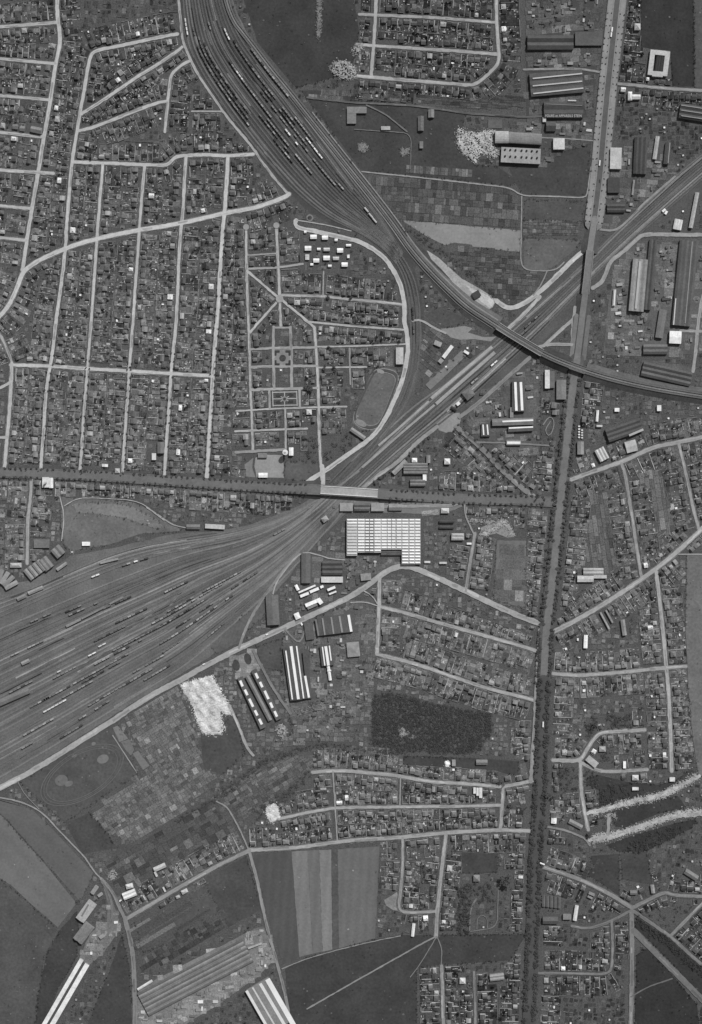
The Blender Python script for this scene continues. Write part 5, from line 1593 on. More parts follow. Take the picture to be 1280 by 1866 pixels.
BIG = [(582, 886, 6, 'big round tree on the road bridge plaza'), (913, 1425, 6, 'round dark tree at the end of the linking street'), (930, 1469, 5, 'round dark tree east of the linking street'),
       (924, 1601, 13, 'largest park tree beside the walled villa'), (598, 543, 5, 'round tree on the upper garden-suburb cross street, western'), (640, 544, 4, 'round tree on the upper garden-suburb cross street, eastern'),
       (563, 709, 8, 'dark round tree at the square lane corner'), (592, 672, 5, 'dark tree on the fourth garden-suburb cross street, western'), (609, 672, 5, 'dark tree on the fourth garden-suburb cross street, eastern'),
       (600, 634, 4, 'dark tree on the third garden-suburb cross street'), (1005, 1160, 5, 'dark tree at the works road mouth'), (1080, 1322, 7, 'dark tree above the upper forked street, western'),
       (1000, 1450, 8, 'dark garden tree west of the earth banks street'), (1073, 1520, 6, 'dark tree at the end of the earth banks street'), (1205, 1045, 5, 'dark tree beside the slanting road fork')]
for x, y, r, lab in BIG:
    tree('broadleaf_tree', x, y, r, r * 1.3, 74, lab, 'large single trees')
    mark([(x - r, y - r), (x + r, y - r), (x + r, y + r), (x - r, y + r)], 2, True)


def wood(name, label, poly, step, r, hgt, v, keep=1.0, vf=None):
    pl = P(poly)
    xs, ys = [p[0] for p in pl], [p[1] for p in pl]
    mb = MB()
    y = min(ys)
    while y < max(ys):
        x = min(xs)
        while x < max(xs):
            px, py = x + RNG.uniform(-.5, .5) * step, y + RNG.uniform(-.5, .5) * step
            if inside(px, py, pl) and RNG.random() < keep and occ(px, py) != 1:
                k = RNG.uniform(.6, 1.25)
                mass_tree(mb, px, py, r * k, hgt * k * .6, v + 20 + RNG.uniform(-5, 6), vf=vf, var=.12)
            x += step
        y += step
    o = mb.build(name, 'foliage')
    tag(o, label, 'wood' if 'wood' in name else 'undergrowth', kind='stuff')
    mark(pl, 2, True)


WOODP = '682,1264 720,1262 790,1282 850,1292 895,1300 898,1330 885,1350 872,1368 850,1374 735,1370 680,1356 678,1320'
wood('woodland', 'dark wood between the slanting and upper southern streets', WOODP, 4.2, 3.9, 3.6, 48, 0.97)
wood('undergrowth', 'dark scrub along the stream below the allotments', '318,1494 372,1464 420,1430 452,1404 480,1382 548,1360 600,1352 640,1358 740,1372 735,1378 640,1366 600,1360 550,1370 482,1394 456,1414 424,1440 376,1474 322,1502', 5, 3.2, 4, 58, 0.9)
wood('undergrowth', 'dark scrub belt south of the stream', '455,1480 520,1440 560,1400 572,1412 540,1440 520,1462 490,1466 470,1494', 6, 3.5, 4, 58, 0.8)
wood('undergrowth', 'dark scrub along the lower earth bank', '1170,1520 1240,1500 1262,1508 1230,1524 1180,1548 1150,1556 1135,1545', 6, 4, 6, 50, 0.9)
wood('undergrowth', 'dark scrub on the slope between the earth banks', '1095,1440 1110,1425 1180,1436 1150,1450 1100,1466', 6, 4, 6, 52, 0.8)
wood('undergrowth', 'dark thicket west of the earth banks street', '1015,1400 1052,1398 1054,1444 1020,1440', 7, 4, 6, 56, 0.8)
wood('undergrowth', 'dark park trees beside the walled villa', '836,1620 850,1606 900,1612 905,1640 858,1650 852,1700 832,1702', 7, 4.5, 8, 54, 0.8)
wood('undergrowth', 'dark hedge along the lower east radial road', '1160,1668 1224,1714 1268,1754 1300,1780 1296,1790 1262,1764 1218,1724 1158,1680', 5, 4, 7, 46, 0.95)
wood('undergrowth', 'dark trees south of the avenue ramp', '480,896 575,900 575,906 520,904 480,902', 6, 4, 6, 60, 0.9)
wood('undergrowth', 'dark scrub on the flyover embankment side', '735,408 762,425 830,470 880,512 910,545 902,546 870,520 820,474 760,436 730,414', 5, 3, 4, 58, 0.9)
wood('undergrowth', 'dark orchard corner on the bottom east edge', '1190,1660 1260,1640 1270,1660 1225,1698 1200,1690', 8, 3.5, 5, 58, 0.6)
wood('undergrowth', 'dark grove above the upper forked street', '1102,1302 1150,1300 1154,1328 1106,1331', 6, 4, 5, 54, 0.9)
wood('undergrowth', 'dark grove west of the upper forked street', '1068,1330 1080,1306 1090,1310 1086,1330 1072,1350', 6, 4, 5, 56, 0.85)
wood('undergrowth', 'dark grove inside the forked streets', '1092,1372 1116,1368 1118,1400 1094,1398', 6, 3.6, 5, 56, 0.85)
wood('undergrowth', 'dark garden below the lower forked street', '1064,1396 1092,1410 1090,1440 1066,1438', 6, 3.6, 5, 56, 0.85)
wood('undergrowth', 'dark park round the villa by the southern avenue', '980,764 1012,760 1014,800 984,806', 7, 3.4, 5, 64, 0.6)
wood('undergrowth', 'dark park strip beside the bottom side street', '834,1622 852,1610 856,1700 836,1702', 6, 4, 6, 52, 0.9)
wood('undergrowth', 'dark trees by the running track', '592,800 640,790 650,808 620,836 592,846', 8, 4.5, 7, 62, 0.75)
wood('undergrowth', 'dark trees in the lower garden suburb', '560,782 580,775 580,842 560,838', 8, 4.5, 7, 62, 0.6)
wood('undergrowth', 'dark thicket north of the country field', '180,1500 206,1500 220,1545 196,1548', 7, 2.5, 3, 66, 0.5)

# ================================================================== GARDENS, LOTS, HOUSES
beds = MB()
walls = MB()
shrubs = MB()
houses_all = []     # dicts


def quad_px(o, u, n, u0, u1, n0, n1):
    """rectangle in a lot's frame -> world xy list (ccw)"""
    pts = [(o[0] + u[0] * a + n[0] * b, o[1] + u[1] * a + n[1] * b) for a, b in ((u0, n0), (u1, n0), (u1, n1), (u0, n1))]
    return ccw([W(*p)[:2] for p in pts])


def bed(q, v, z=0.12, h=None):
    h = h if h is not None else RNG.uniform(.08, .35)
    beds.box(q, 0.0, z + h, A(max(38, v)))


def shade(x, y):
    return lerp_table(x, y)


def add_house(o, u, n, u0, u1, n0, n1, street, side, s, big=False):
    cx, cy = (u0 + u1) / 2, (n0 + n1) / 2
    x, y = o[0] + u[0] * cx + n[0] * cy, o[1] + u[1] * cx + n[1] * cy
    r = RNG.random()
    base = shade(x, y)
    if r < .60:
        v = base + RNG.uniform(-14, 16)
    elif r < .90:
        v = base + RNG.uniform(10, 36)
    elif r < .975:
        v = RNG.uniform(140, 175)
    else:
        v = RNG.uniform(205, 240)
    houses_all.append(dict(x=x, y=y, w=abs(u1 - u0), d=abs(n1 - n0), ang=math.atan2(-u[1], u[0]), h=RNG.uniform(2.6, 4.6), rise=RNG.uniform(1.1, 2.4),
                           hip=RNG.random() < .45, turn=RNG.random() < .4, v=v, wv=RNG.choice((150, 175, 200, 220, 235)), street=street, side=side, s=s))


def lot(o, u, n, w, d, street, side, s, dens):
    x, y = o[0] + n[0] * d / 2, o[1] + n[1] * d / 2
    base = shade(x, y)
    base += 9 * math.sin(x * .037 + 1.7 * math.sin(y * .021)) * math.sin(y * .045 + x * .013) + RNG.gauss(0, 6)
    lv = base + RNG.gauss(0, 8)
    beds.box(quad_px(o, u, n, 0.15, w - .15, 0, d), 0, 0.10 + RNG.uniform(0, .03), A(lv))
    house = RNG.random() < dens
    hs, hd = 0, 0
    if house:
        sb = RNG.uniform(1.0, 5.0)
        if RNG.random() < .15:
            sb = RNG.uniform(6, max(6.5, d * .45))
        hd = min(RNG.uniform(5.5, 9.5), d - sb - 1)
        hw = min(w - RNG.uniform(.8, 5.0), 10)
        if hd > 4.5 and hw > 4.5:
            u0 = RNG.choice((.4, w - hw - .4)) if RNG.random() < .75 else (w - hw) / 2
            add_house(o, u, n, u0, u0 + hw, sb, sb + hd, street, side, s)
            hs = sb + hd
            q = RNG.random()
            if q < .45:
                beds.box(quad_px(o, u, n, u0 + hw * RNG.choice((0, .4)), u0 + hw * RNG.uniform(.6, 1), sb + hd + .1, sb + hd + RNG.uniform(.9, 2.2)), 0, .5, A(RNG.uniform(125, 185)))
            if q > .3:
                e = u0 + hw + .15 if u0 < 1 else u0 - .15 - 1.0
                if e > .1 and e + 1 < w:
                    beds.box(quad_px(o, u, n, e, e + .95, 0, sb + hd), 0, .5, A(RNG.uniform(120, 175)))
    # garden beds behind (and before) the house
    a = max(hs + RNG.uniform(.5, 2), 1)
    while a < d - 2.5:
        l = min(RNG.uniform(2.5, 9), d - a - .4)
        if RNG.random() < .45:
            f = RNG.uniform(.3, .7)
            parts = ((.6, w * f - .25), (w * f + .25, w - .6))
        else:
            parts = ((.6, w - .6),)
        for p0, p1 in parts:
            if p1 - p0 < 1.2 or RNG.random() < .12:
                continue
            bed(quad_px(o, u, n, p0, p1, a, a + l), base + RNG.gauss(0, 16) + (30 if RNG.random() < .07 else 0) - (16 if RNG.random() < .15 else 0))
        a += l + RNG.uniform(.4, 1.0)
    if RNG.random() < .45:                     # pale garden path
        p = RNG.choice((0.4, w - 1.5))
        beds.box(quad_px(o, u, n, p, p + 1.0, 0, d * RNG.uniform(.4, .98)), 0, .5, A(RNG.uniform(112, 158)))
    if RNG.random() < .5:                     # side wall
        walls.box(quad_px(o, u, n, -.25, .3, 0 if RNG.random() < .6 else d * .4, d * RNG.uniform(.6, 1)), 0, RNG.uniform(1.2, 2), A(RNG.uniform(130, 210)))
    if RNG.random() < .5:
        walls.box(quad_px(o, u, n, 0.3, w - .3, d - .5, d), 0, RNG.uniform(1.2, 2), A(RNG.uniform(105, 165)))
    if RNG.random() < .4:
        walls.box(quad_px(o, u, n, 0.3, w * RNG.uniform(.5, .9), 0, .6), 0, 1.1, A(RNG.uniform(110, 165)))
    if RNG.random() < .42 and d > 16:          # shed
        sw, sd = RNG.uniform(2.2, 4.5), RNG.uniform(2.2, 5)
        p, b = RNG.uniform(.5, max(.6, w - sw - .5)), RNG.uniform(max(hs + 3, d * .55), max(hs + 3.2, d - sd - .5))
        if b + sd < d:
            hv = RNG.choice((base + 15, base + 30, base + 45, 150, 175, 235)) if RNG.random() < .5 else base + 15
            walls.box(quad_px(o, u, n, p, p + sw, b, b + sd), 0, RNG.uniform(2, 2.8), A(hv))
    for _ in range(RNG.choice((2, 3, 4, 5, 6))):      # frames, slabs and short paths
        p, b = RNG.uniform(.5, w - 2), RNG.uniform(max(hs, 1), d - 1.5)
        ww, dd = RNG.choice(((RNG.uniform(2, 5), .8), (.8, RNG.uniform(2, 6)), (RNG.uniform(1, 2), RNG.uniform(1, 2))))
        if p + ww < w and b + dd < d:
            beds.box(quad_px(o, u, n, p, p + ww, b, b + dd), 0, .62, A(RNG.uniform(125, 215)))
    for _ in range(RNG.choice((1, 2, 3, 4, 5))):
        p, b = RNG.uniform(.8, w - .8), RNG.uniform(1, d - 1)
        if hs and hs - hd - 1 < b < hs + 1:
            continue
        r = RNG.uniform(.9, 2.7)
        mass_tree(shrubs, o[0] + u[0] * p + n[0] * b, o[1] + u[1] * p + n[1] * b, r, r * 1.6, base - RNG.uniform(20, 42))
    if RNG.random() < .2:                      # a larger fruit or shade tree
        r = RNG.uniform(2.6, 4.2)
        b = RNG.uniform(max(hs + 3, d * .5), max(hs + 3.5, d - 1))
        if b < d:
            p = RNG.uniform(1, w - 1)
            mass_tree(shrubs, o[0] + u[0] * p + n[0] * b, o[1] + u[1] * p + n[1] * b, r, r * 1.4, base - RNG.uniform(26, 40), vf=CROWN_VF)
    if RNG.random() < .2:                      # hedge down one side
        b = 1.0
        while b < d:
            mass_tree(shrubs, o[0] + u[0] * w + n[0] * b, o[1] + u[1] * w + n[1] * b, 1.2, 1.8, base - 30)
            b += 2.2


def free_quad(o, u, n, w, d):
    for a in (.1, .5, .9):
        for b in (.04, .3, .6, .95):
            x, y = o[0] + u[0] * w * a + n[0] * d * b, o[1] + u[1] * w * a + n[1] * d * b
            if occ(x, y) != 0:
                return False
    return True


def side_word(nx, ny):
    if abs(nx) > abs(ny):
        return 'east' if nx > 0 else 'west'
    return 'south' if ny > 0 else 'north'


DENS = {'the far eastern garden street': .5, 'the southwestern country road': .35, 'the street to the earth banks': .6, 'the upper slanting southern street': .6, 'the lower slanting southern street': .7,
        'the eastern garden street': .6, 'the short street down from the bend': .4, 'the eastern slope road': .5, 'the middle garden-suburb street': .7, 'the western edge lane': .3}


def line_lots(ph, w, pl, sides, dens, maxd=36, setoff=None):
    a, L = resample([(p[0], p[1]) for p in pl], 1.0)
    t, nn = normals(a)
    for sg in sides:
        i = 2
        while i < len(a) - 8:
            lw = RNG.uniform(8.5, 13.5)
            j = min(len(a) - 1, int(i + lw))
            mi = (i + j) // 2
            n = nn[mi] * sg
            off = (setoff if setoff is not None else w / 2 + 2.6)
            o = a[i] + n * off
            e = a[j] + n * off
            u = e - o
            lw2 = np.linalg.norm(u)
            if lw2 < 6:
                i = j
                continue
            u = u / lw2
            n = np.array([-u[1], u[0]])
            if np.dot(n, nn[mi] * sg) < 0:
                n = -n
            m0 = (o + e) / 2
            if not (-40 < m0[0] < 1320 and -40 < m0[1] < 1906):
                i = j
                continue
            D, code = 0, 0
            while D < 2 * maxd + 4:
                code = occ(*(m0 + n * (D + 1)))
                if code:
                    break
                D += 1.5
            if code == 1:
                d = min(maxd, D / 2 - .3) if D > 26 else D - .5
            else:
                d = min(maxd, D - .8)
            ok = False
            while d >= 9:
                if free_quad(o, u, n, lw2, d):
                    ok = True
                    break
                d *= .8
            if ok:
                mark([o, e, e + n * d, o + n * d], 3)
                lot(o, u, n, lw2, d, ph, side_word(*n), i, dens)
                i = j
            else:
                i += 4


for ri, (ph, w, v, fr, pl) in enumerate(road_data):
    if fr == '-':
        continue
    line_lots(ph, w, pl, {'b': (1, -1), 'l': (-1,), 'r': (1,)}[fr], DENS.get(ph, .86))
line_lots('the southern avenue', 13, sa_top, (1, -1), .8, setoff=20)
line_lots('the tree-lined avenue', 12, [p for p in ta if p[0] < 540], (1, -1), .8, setoff=14)
line_lots('the eastern tree-lined avenue', 12, [p for p in ta if 790 < p[0] < 990], (1, -1), .7, setoff=14)
line_lots('the tree-shaded station avenue', 9, RD['the tree-shaded station avenue'], (1, -1), .8, setoff=9)
line_lots('the boulevard', 34, [p for p in AV['boulevard'] if p[1] < 160], (-1,), .6, setoff=21)
line_lots('the slanting star streets', 4.5, RD['the southeastern star street'], (1, -1), .6)
line_lots('the upper western star street', 4.5, RD['the upper western star street'], (1, -1), .6, maxd=18)
line_lots('the lower western star street', 4.5, RD['the lower western star street'], (1, -1), .6, maxd=18)


def patchwork(poly, deg, cw, ch, v, sd, mark_it=True, bright=.08):
    """allotment beds: rows of rectangles inside a polygon"""
    pl = P(poly)
    r = math.radians(deg)
    u, n = (math.cos(r), math.sin(r)), (-math.sin(r), math.cos(r))
    c = np.mean([(p[0], p[1]) for p in pl], 0)
    R = max(math.hypot(p[0] - c[0], p[1] - c[1]) for p in pl)
    b = -R
    while b < R:
        hh = RNG.uniform(.7, 1.3) * ch
        sd = min(sd, 8.5)
        a = -R
        vrow = RNG.gauss(0, sd * .35)
        while a < R:
            ww = RNG.uniform(.5, 1.6) * cw
            m = (c[0] + u[0] * (a + ww / 2) + n[0] * (b + hh / 2), c[1] + u[1] * (a + ww / 2) + n[1] * (b + hh / 2))
            if inside(m[0], m[1], pl) and occ(*m) not in (1, 3, 4) and RNG.random() > .04:
                h2 = hh if RNG.random() < .6 else hh * RNG.uniform(.35, .7)
                bed(quad_px(c, u, n, a + .2, a + ww - .25, b + .2, b + h2 - .25), v + vrow + RNG.gauss(0, sd) + (28 if RNG.random() < bright else 0), z=.35)
                if h2 < hh - 1.5:
                    bed(quad_px(c, u, n, a + .2, a + ww - .25, b + h2 + .1, b + hh - .25), v + vrow + RNG.gauss(0, sd), z=.35)
            a += ww
        b += hh
    if mark_it:
        mark(pl, 2, True)


patchwork('256,1290 322,1252 330,1264 345,1310 360,1345 372,1400 398,1416 320,1488 240,1532 198,1518 168,1482 252,1414 276,1398 240,1332 224,1312', -31, 7, 9, 104, 11)
patchwork('325,1490 402,1442 446,1416 480,1396 548,1372 570,1398 520,1438 482,1472 440,1498 395,1455', -31, 9, 7, 92, 10)
patchwork('216,1548 320,1496 380,1468 422,1492 440,1545 395,1570 330,1604 280,1636 232,1646 210,1612 190,1590', -30, 13, 13, 82, 9)
patchwork('575,1308 628,1302 628,1350 580,1348', 2, 9, 9, 106, 12)
patchwork('640,1195 682,1202 680,1262 678,1325 640,1325', 0, 8, 9, 102, 11)
patchwork('662,318 740,326 928,346 948,360 948,418 735,398 712,376', 4, 8, 15, 84, 9)
patchwork('956,402 1058,404 1056,432 956,431', 1, 7, 6, 88, 14)
patchwork('864,454 946,462 948,484 958,496 995,500 985,520 960,546 935,556 912,548 870,514 830,474 812,452', 4, 9, 9, 82, 10)
patchwork('905,985 960,985 958,1110 900,1092', 2, 13, 24, 100, 6)
patchwork('1172,832 1238,822 1248,880 1266,950 1232,1000 1178,1040 1160,960 1148,880', -8 + 90, 16, 8, 98, 9)
patchwork('640,1362 738,1376 732,1400 640,1396', 4, 5, 16, 100, 12)
patchwork('772,592 800,602 826,632 800,668 772,690 762,660', 40, 9, 9, 84, 11)
patchwork('1062,880 1130,852 1140,900 1155,980 1160,1040 1110,1076 1075,1040', -8 + 90, 18, 8, 96, 8)
patchwork('900,1090 960,1112 960,1125 900,1098', 4, 9, 9, 96, 8)
patchwork('640,165 860,176 952,172 952,200 850,198 760,186 640,180', 4, 12, 5, 80, 9)
patchwork('560,168 640,166 640,180 560,178', 4, 4, 10, 96, 8)
patchwork('1100,1560 1000,1600 1060,1610', 20, 9, 9, 80, 9)
for nm_, lab_, v_, mat_, pl_ in FIELDS:
    if nm_ in ('yard_ground', 'courtyard'):
        patchwork(pl_, RNG.choice((4, -6, 2)), 13, 12, v_ + 14, 8, bright=.13)
patchwork('742,306 860,312 862,326 742,319', 4, 5, 14, 92, 10)
patchwork('300,1640 372,1608 402,1672 262,1736 246,1690', -31, 60, 8, 84, 5)
patchwork('344,1690 400,1676 416,1692 330,1740 260,1770 262,1742', -31, 9, 9, 70, 8)

# leftover land: kitchen-garden patchwork wherever nothing else stands
y = -30
while y < 1896:
    x = -30
    while x < 1310:
        if occ(x, y) == 0 and occ(x + 4, y) == 0 and occ(x, y + 4) == 0 and occ(x - 4, y - 4) == 0:
            base = shade(x, y)
            r = math.radians((5 if x < 640 else -4 if y < 1000 else 8) + RNG.gauss(0, 4))
            u, n = (math.cos(r), math.sin(r)), (-math.sin(r), math.cos(r))
            w, d = RNG.uniform(4, 9.5), RNG.uniform(4, 9.5)
            px, py = x + RNG.uniform(-2, 2), y + RNG.uniform(-2, 2)
            beds.box(quad_px((px, py), u, n, -w / 2, w / 2, -d / 2, d / 2), 0, .15 + RNG.uniform(0, .25), A(base + RNG.gauss(0, 11) + (25 if RNG.random() < .05 else 0)))
            q = RNG.random()
            if q < .30:
                rr = RNG.uniform(1.2, 3.2)
                mass_tree(shrubs, px + RNG.uniform(-3, 3), py + RNG.uniform(-3, 3), rr, rr * 1.5, base - RNG.uniform(15, 36))
            elif q < .37:
                walls.box(quad_px((px, py), u, n, -1.6, 1.6, -1.4, 1.6), 0, 2.4, A(RNG.choice((base + 25, base + 40, 150, 190, 235))))
            elif q < .46:
                walls.box(quad_px((px, py), u, n, -w / 2, w / 2, d / 2, d / 2 + .5), 0, 1.3, A(RNG.uniform(105, 150)))
        x += 8.5
    y += 8.5

for nm_, lab_, v_, mat_, pl_ in FIELDS:
    if mat_ not in ('meadow', 'ploughed_field', 'ploughed_slant'):
        continue
    pp = P(pl_)
    for a, b in zip(pp, pp[1:] + pp[:1]):
        l = math.hypot(b[0] - a[0], b[1] - a[1])
        if RNG.random() < .35 or 'strip of the striped' in lab_:
            continue
        t = 0
        while t < l:
            x, y = a[0] + (b[0] - a[0]) * t / l + RNG.gauss(0, 1.2), a[1] + (b[1] - a[1]) * t / l + RNG.gauss(0, 1.2)
            if occ(x, y) != 1 and RNG.random() < .7:
                r = RNG.uniform(.8, 2.2)
                mass_tree(shrubs, x, y, r, r * 1.4, min(v_, 96) - RNG.uniform(8, 26))
            t += RNG.uniform(1.8, 5)
    # worn spots and tussocks inside the field
    xs, ys = [p[0] for p in pp], [p[1] for p in pp]
    for _ in range(int((max(xs) - min(xs)) * (max(ys) - min(ys)) / (500 if mat_ == 'meadow' else 1600))):
        x, y = RNG.uniform(min(xs), max(xs)), RNG.uniform(min(ys), max(ys))
        if inside(x, y, pp) and occ(x, y) == 2:
            if RNG.random() < .6:
                r = RNG.uniform(.7, 1.9)
                mass_tree(shrubs, x, y, r, r, v_ - RNG.uniform(0, 18))
            else:
                r = RNG.uniform(.8, 2.6)
                c = W(x, y)
                beds.box([(c[0] + math.cos(q * 1.05) * r * RNG.uniform(.6, 1.2), c[1] + math.sin(q * 1.05) * r * RNG.uniform(.5, 1)) for q in range(6)], 0, .62, A(v_ + RNG.uniform(12, 42)))

clutter = MB()
for nm_, lab_, v_, mat_, pl_ in FIELDS:
    if nm_ not in ('yard_ground', 'courtyard') or 'oval' in lab_:
        continue
    pp = P(pl_)
    xs, ys = [p[0] for p in pp], [p[1] for p in pp]
    ang0 = RNG.choice((4, -6, 2, -26 if 'lower works' in lab_ else 3))
    for _ in range(int((max(xs) - min(xs)) * (max(ys) - min(ys)) / 105)):
        x, y = RNG.uniform(min(xs), max(xs)), RNG.uniform(min(ys), max(ys))
        if not inside(x, y, pp) or any(occ(x + dx, y + dy) != 2 for dx, dy in ((0, 0), (4, 0), (-4, 0), (0, 4), (0, -4))):
            continue
        r = math.radians(ang0 + RNG.choice((0, 0, 0, 90)) + RNG.gauss(0, 2))
        u, n = (math.cos(r), math.sin(r)), (-math.sin(r), math.cos(r))
        q = RNG.random()
        if q < .4:       # sheds and lean-tos
            w, d = RNG.uniform(3, 11), RNG.uniform(2.5, 5.5)
            hh = RNG.uniform(2, 3.6)
            pts = quad_px((x, y), u, n, -w / 2, w / 2, -d / 2, d / 2)
            clutter.box(pts, 0, hh, A(v_ + RNG.choice((-8, 4, 14, 26, 40, 70, 110))))
        elif q < .65:    # stacks of material
            for k in range(RNG.randrange(2, 6)):
                pts = quad_px((x, y), u, n, k * 1.9, k * 1.9 + 1.2, -RNG.uniform(1, 4), RNG.uniform(1, 4))
                clutter.box(pts, 0, RNG.uniform(.8, 1.6), A(v_ + RNG.uniform(-18, 50)))
        elif q < .9:     # trodden pale ground
            c = W(x, y)
            rr = RNG.uniform(2, 6)
            beds.box([(c[0] + math.cos(k * .785) * rr * RNG.uniform(.5, 1.3), c[1] + math.sin(k * .785) * rr * RNG.uniform(.4, 1)) for k in range(8)], 0, .72 + .004 * (_ % 30), A(v_ + RNG.uniform(14, 46)))
        else:
            rr = RNG.uniform(1.5, 3.2)
            mass_tree(shrubs, x, y, rr, rr * 1.4, v_ - 22)
tag(clutter.build('works_clutter', 'roof_tiles_mass'), 'lean-tos and stacked material littering the works yards', 'clutter', kind='stuff')
for x, y, r, v in CRUMBS:
    c = W(x, y)
    beds.box([(c[0] + math.cos(q * 1.25) * r * RNG.uniform(.6, 1.2), c[1] + math.sin(q * 1.25) * r * RNG.uniform(.6, 1.2)) for q in range(5)], 0, .75 + r * .2, A(v))

tag(beds.build('garden_beds', 'garden_soil'), 'patchwork of vegetable beds and lawns behind the houses', 'gardens', kind='stuff')
tag(walls.build('garden_walls', 'wall_render_mass'), 'garden walls and small sheds between the plots', 'garden walls', kind='stuff')
tag(shrubs.build('garden_shrubs', 'foliage'), 'bushes and fruit trees scattered through the gardens', 'shrubs', kind='stuff')

# ---- houses: number them along each street side, the 300 largest become objects
rows = {}
for hh in houses_all:
    rows.setdefault((hh['street'], hh['side']), []).append(hh)
for key, hs in rows.items():
    ns = (max(q['y'] for q in hs) - min(q['y'] for q in hs)) >= (max(q['x'] for q in hs) - min(q['x'] for q in hs))
    hs.sort(key=lambda q: q['y'] if ns else q['x'])
    for k, q in enumerate(hs):
        q['ord'], q['end'] = k + 1, 'north' if ns else 'west'
inview = [q for q in houses_all if -3 < q['x'] < 1283 and -3 < q['y'] < 1869]
inview.sort(key=lambda q: -q['w'] * q['d'] * (1.35 if q['v'] > 200 else 1.0))
chosen = set(id(q) for q in inview[:300])
UW = raw_mesh('wall', *boxm(-.5, .5, -.5, .5, 0, 1), 'wall_render')
vg, fg = prism(1.06, 1.08, 0.0, 1.0)
UG = raw_mesh('roof', vg, fg, 'roof_covering')
UH = raw_mesh('roof', [(-.53, -.53, 0), (.53, -.53, 0), (.53, .53, 0), (-.53, .53, 0), (-.16, 0, 1), (.16, 0, 1)], fg, 'roof_covering')
UC = raw_mesh('chimney', *boxm(-.5, .5, -.5, .5, 0, 1), 'wall_render')
rest = MB()
for q in houses_all:
    w, d, an = q['w'], q['d'], q['ang']
    if q['turn']:
        w, d, an = d, w, an + math.pi / 2
    c = W(q['x'], q['y'])
    if id(q) in chosen:
        v = q['v']
        tone = 'white' if v > 200 else 'pale' if v > 135 else 'grey' if v > 95 else 'dark'
        rt = bpy.data.objects.new('house', None)
        COL.objects.link(rt)
        rt.location = c
        rt.rotation_euler = (0, 0, an)
        tag(rt, '%s %s house, %s from %s, %s side of %s' % (tone, 'hip-roofed' if q['hip'] else 'gabled', ordinal(q['ord']), q['end'], q['side'], q['street']), 'house', 'houses along the suburban streets')
        o = link('wall', UW, rt)
        o.scale = (w, d, q['h'])
        col(o, q['wv'])
        o = link('roof', UH if q['hip'] else UG, rt)
        o.location = (0, 0, q['h'] + .02)
        o.scale = (w, d, q['rise'])
        col(o, v)
        ch = link('chimney', UC, o)
        ch.location = (.22, .08, .55)
        ch.scale = (1.0 / w, .8 / d, 1.6 / q['rise'])
        col(ch, 130)
    else:
        ca, sa_ = math.cos(an), math.sin(an)

        def T(p):
            return (c[0] + p[0] * ca - p[1] * sa_, c[1] + p[0] * sa_ + p[1] * ca, p[2])
        a, b, h = w / 2, d / 2, q['h']
        k0 = len(rest.v)
        rest.v.extend([T(p) for p in ((-a, -b, 0), (a, -b, 0), (a, b, 0), (-a, b, 0), (-a, -b, h), (a, -b, h), (a, b, h), (-a, b, h))])
        for i in range(4):
            j = (i + 1) % 4
            rest.f.append((k0 + i, k0 + j, k0 + 4 + j, k0 + 4 + i))
            rest.t.append(A(q['wv']))
        rr = a * (.3 if q['hip'] else 1.05)
        a, b = a * 1.06, b * 1.08
        k0 = len(rest.v)
        rest.v.extend([T(p) for p in ((-a, -b, h + .02), (a, -b, h + .02), (a, b, h + .02), (-a, b, h + .02), (-rr, 0, h + q['rise']), (rr, 0, h + q['rise']))])
        for f in ((0, 1, 5, 4), (2, 3, 4, 5), (1, 2, 5), (3, 0, 4)):
            rest.f.append(tuple(k0 + i for i in f))
            rest.t.append(A(q['v']))
tag(rest.build('suburban_houses', 'roof_tiles_mass'), 'the many smaller houses of the suburb seen as one mass', 'houses', kind='stuff')
print('houses', len(houses_all), 'in view', len(inview), 'beds', len(beds.f), 'walls', len(walls.f), 'shrubs', len(shrubs.f))

# ================================================================== TRAINS, TRAMS, CARS
def wagon_meshes():
    out = {}
    V, F = [], []

    def add(vf):
        k0 = len(V)
        V.extend(vf[0])
        F.extend([tuple(i + k0 for i in f) for f in vf[1]])
    # covered van with a bowed roof on a frame with four wheels
    add(boxm(-3.4, 3.4, -1.25, 1.25, .95, 3.2, True))
    m = 6
    rf = []
    for sx in (-3.5, 3.5):
        for k in range(m + 1):
            an = math.pi * k / m
            rf.append((sx, -math.cos(an) * 1.4, 3.22 + math.sin(an) * .5))
    add((rf, [(k, m + 1 + k, m + 2 + k, k + 1) for k in range(m)] + [tuple(range(m + 1)), tuple(range(2 * m + 1, m, -1))]))
    add(boxm(-3.9, 3.9, -.5, .5, .7, .93, True))
    for sx in (-2, 2):
        for sy in (-.8, .8):
            add(boxm(sx - .45, sx + .45, sy - .08, sy + .08, .0, .9, True))
    out['covered_wagon'] = raw_mesh('covered_wagon', V, F, 'wagon_paint')
    V, F = [], []
    add(boxm(-3.4, 3.4, -1.3, 1.3, .9, 1.2, True))
    add(boxm(-3.4, 3.4, -1.3, -1.15, 1.2, 2.3))
    add(boxm(-3.4, 3.4, 1.15, 1.3, 1.2, 2.3))
    add(boxm(-3.4, -3.25, -1.14, 1.14, 1.2, 2.3))
    add(boxm(3.25, 3.4, -1.14, 1.14, 1.2, 2.3))
    add(([(-3, -1.1, 1.25), (3, -1.1, 1.25), (3, 1.1, 1.25), (-3, 1.1, 1.25), (-1, 0, 2.1), (1.2, 0, 2.0)], [(0, 1, 5, 4), (2, 3, 4, 5), (1, 2, 5), (3, 0, 4)]))
    for sx in (-2, 2):
        for sy in (-.8, .8):
            add(boxm(sx - .45, sx + .45, sy - .08, sy + .08, .0, .9, True))
    out['open_wagon'] = raw_mesh('open_wagon', V, F, 'wagon_paint')
    return out


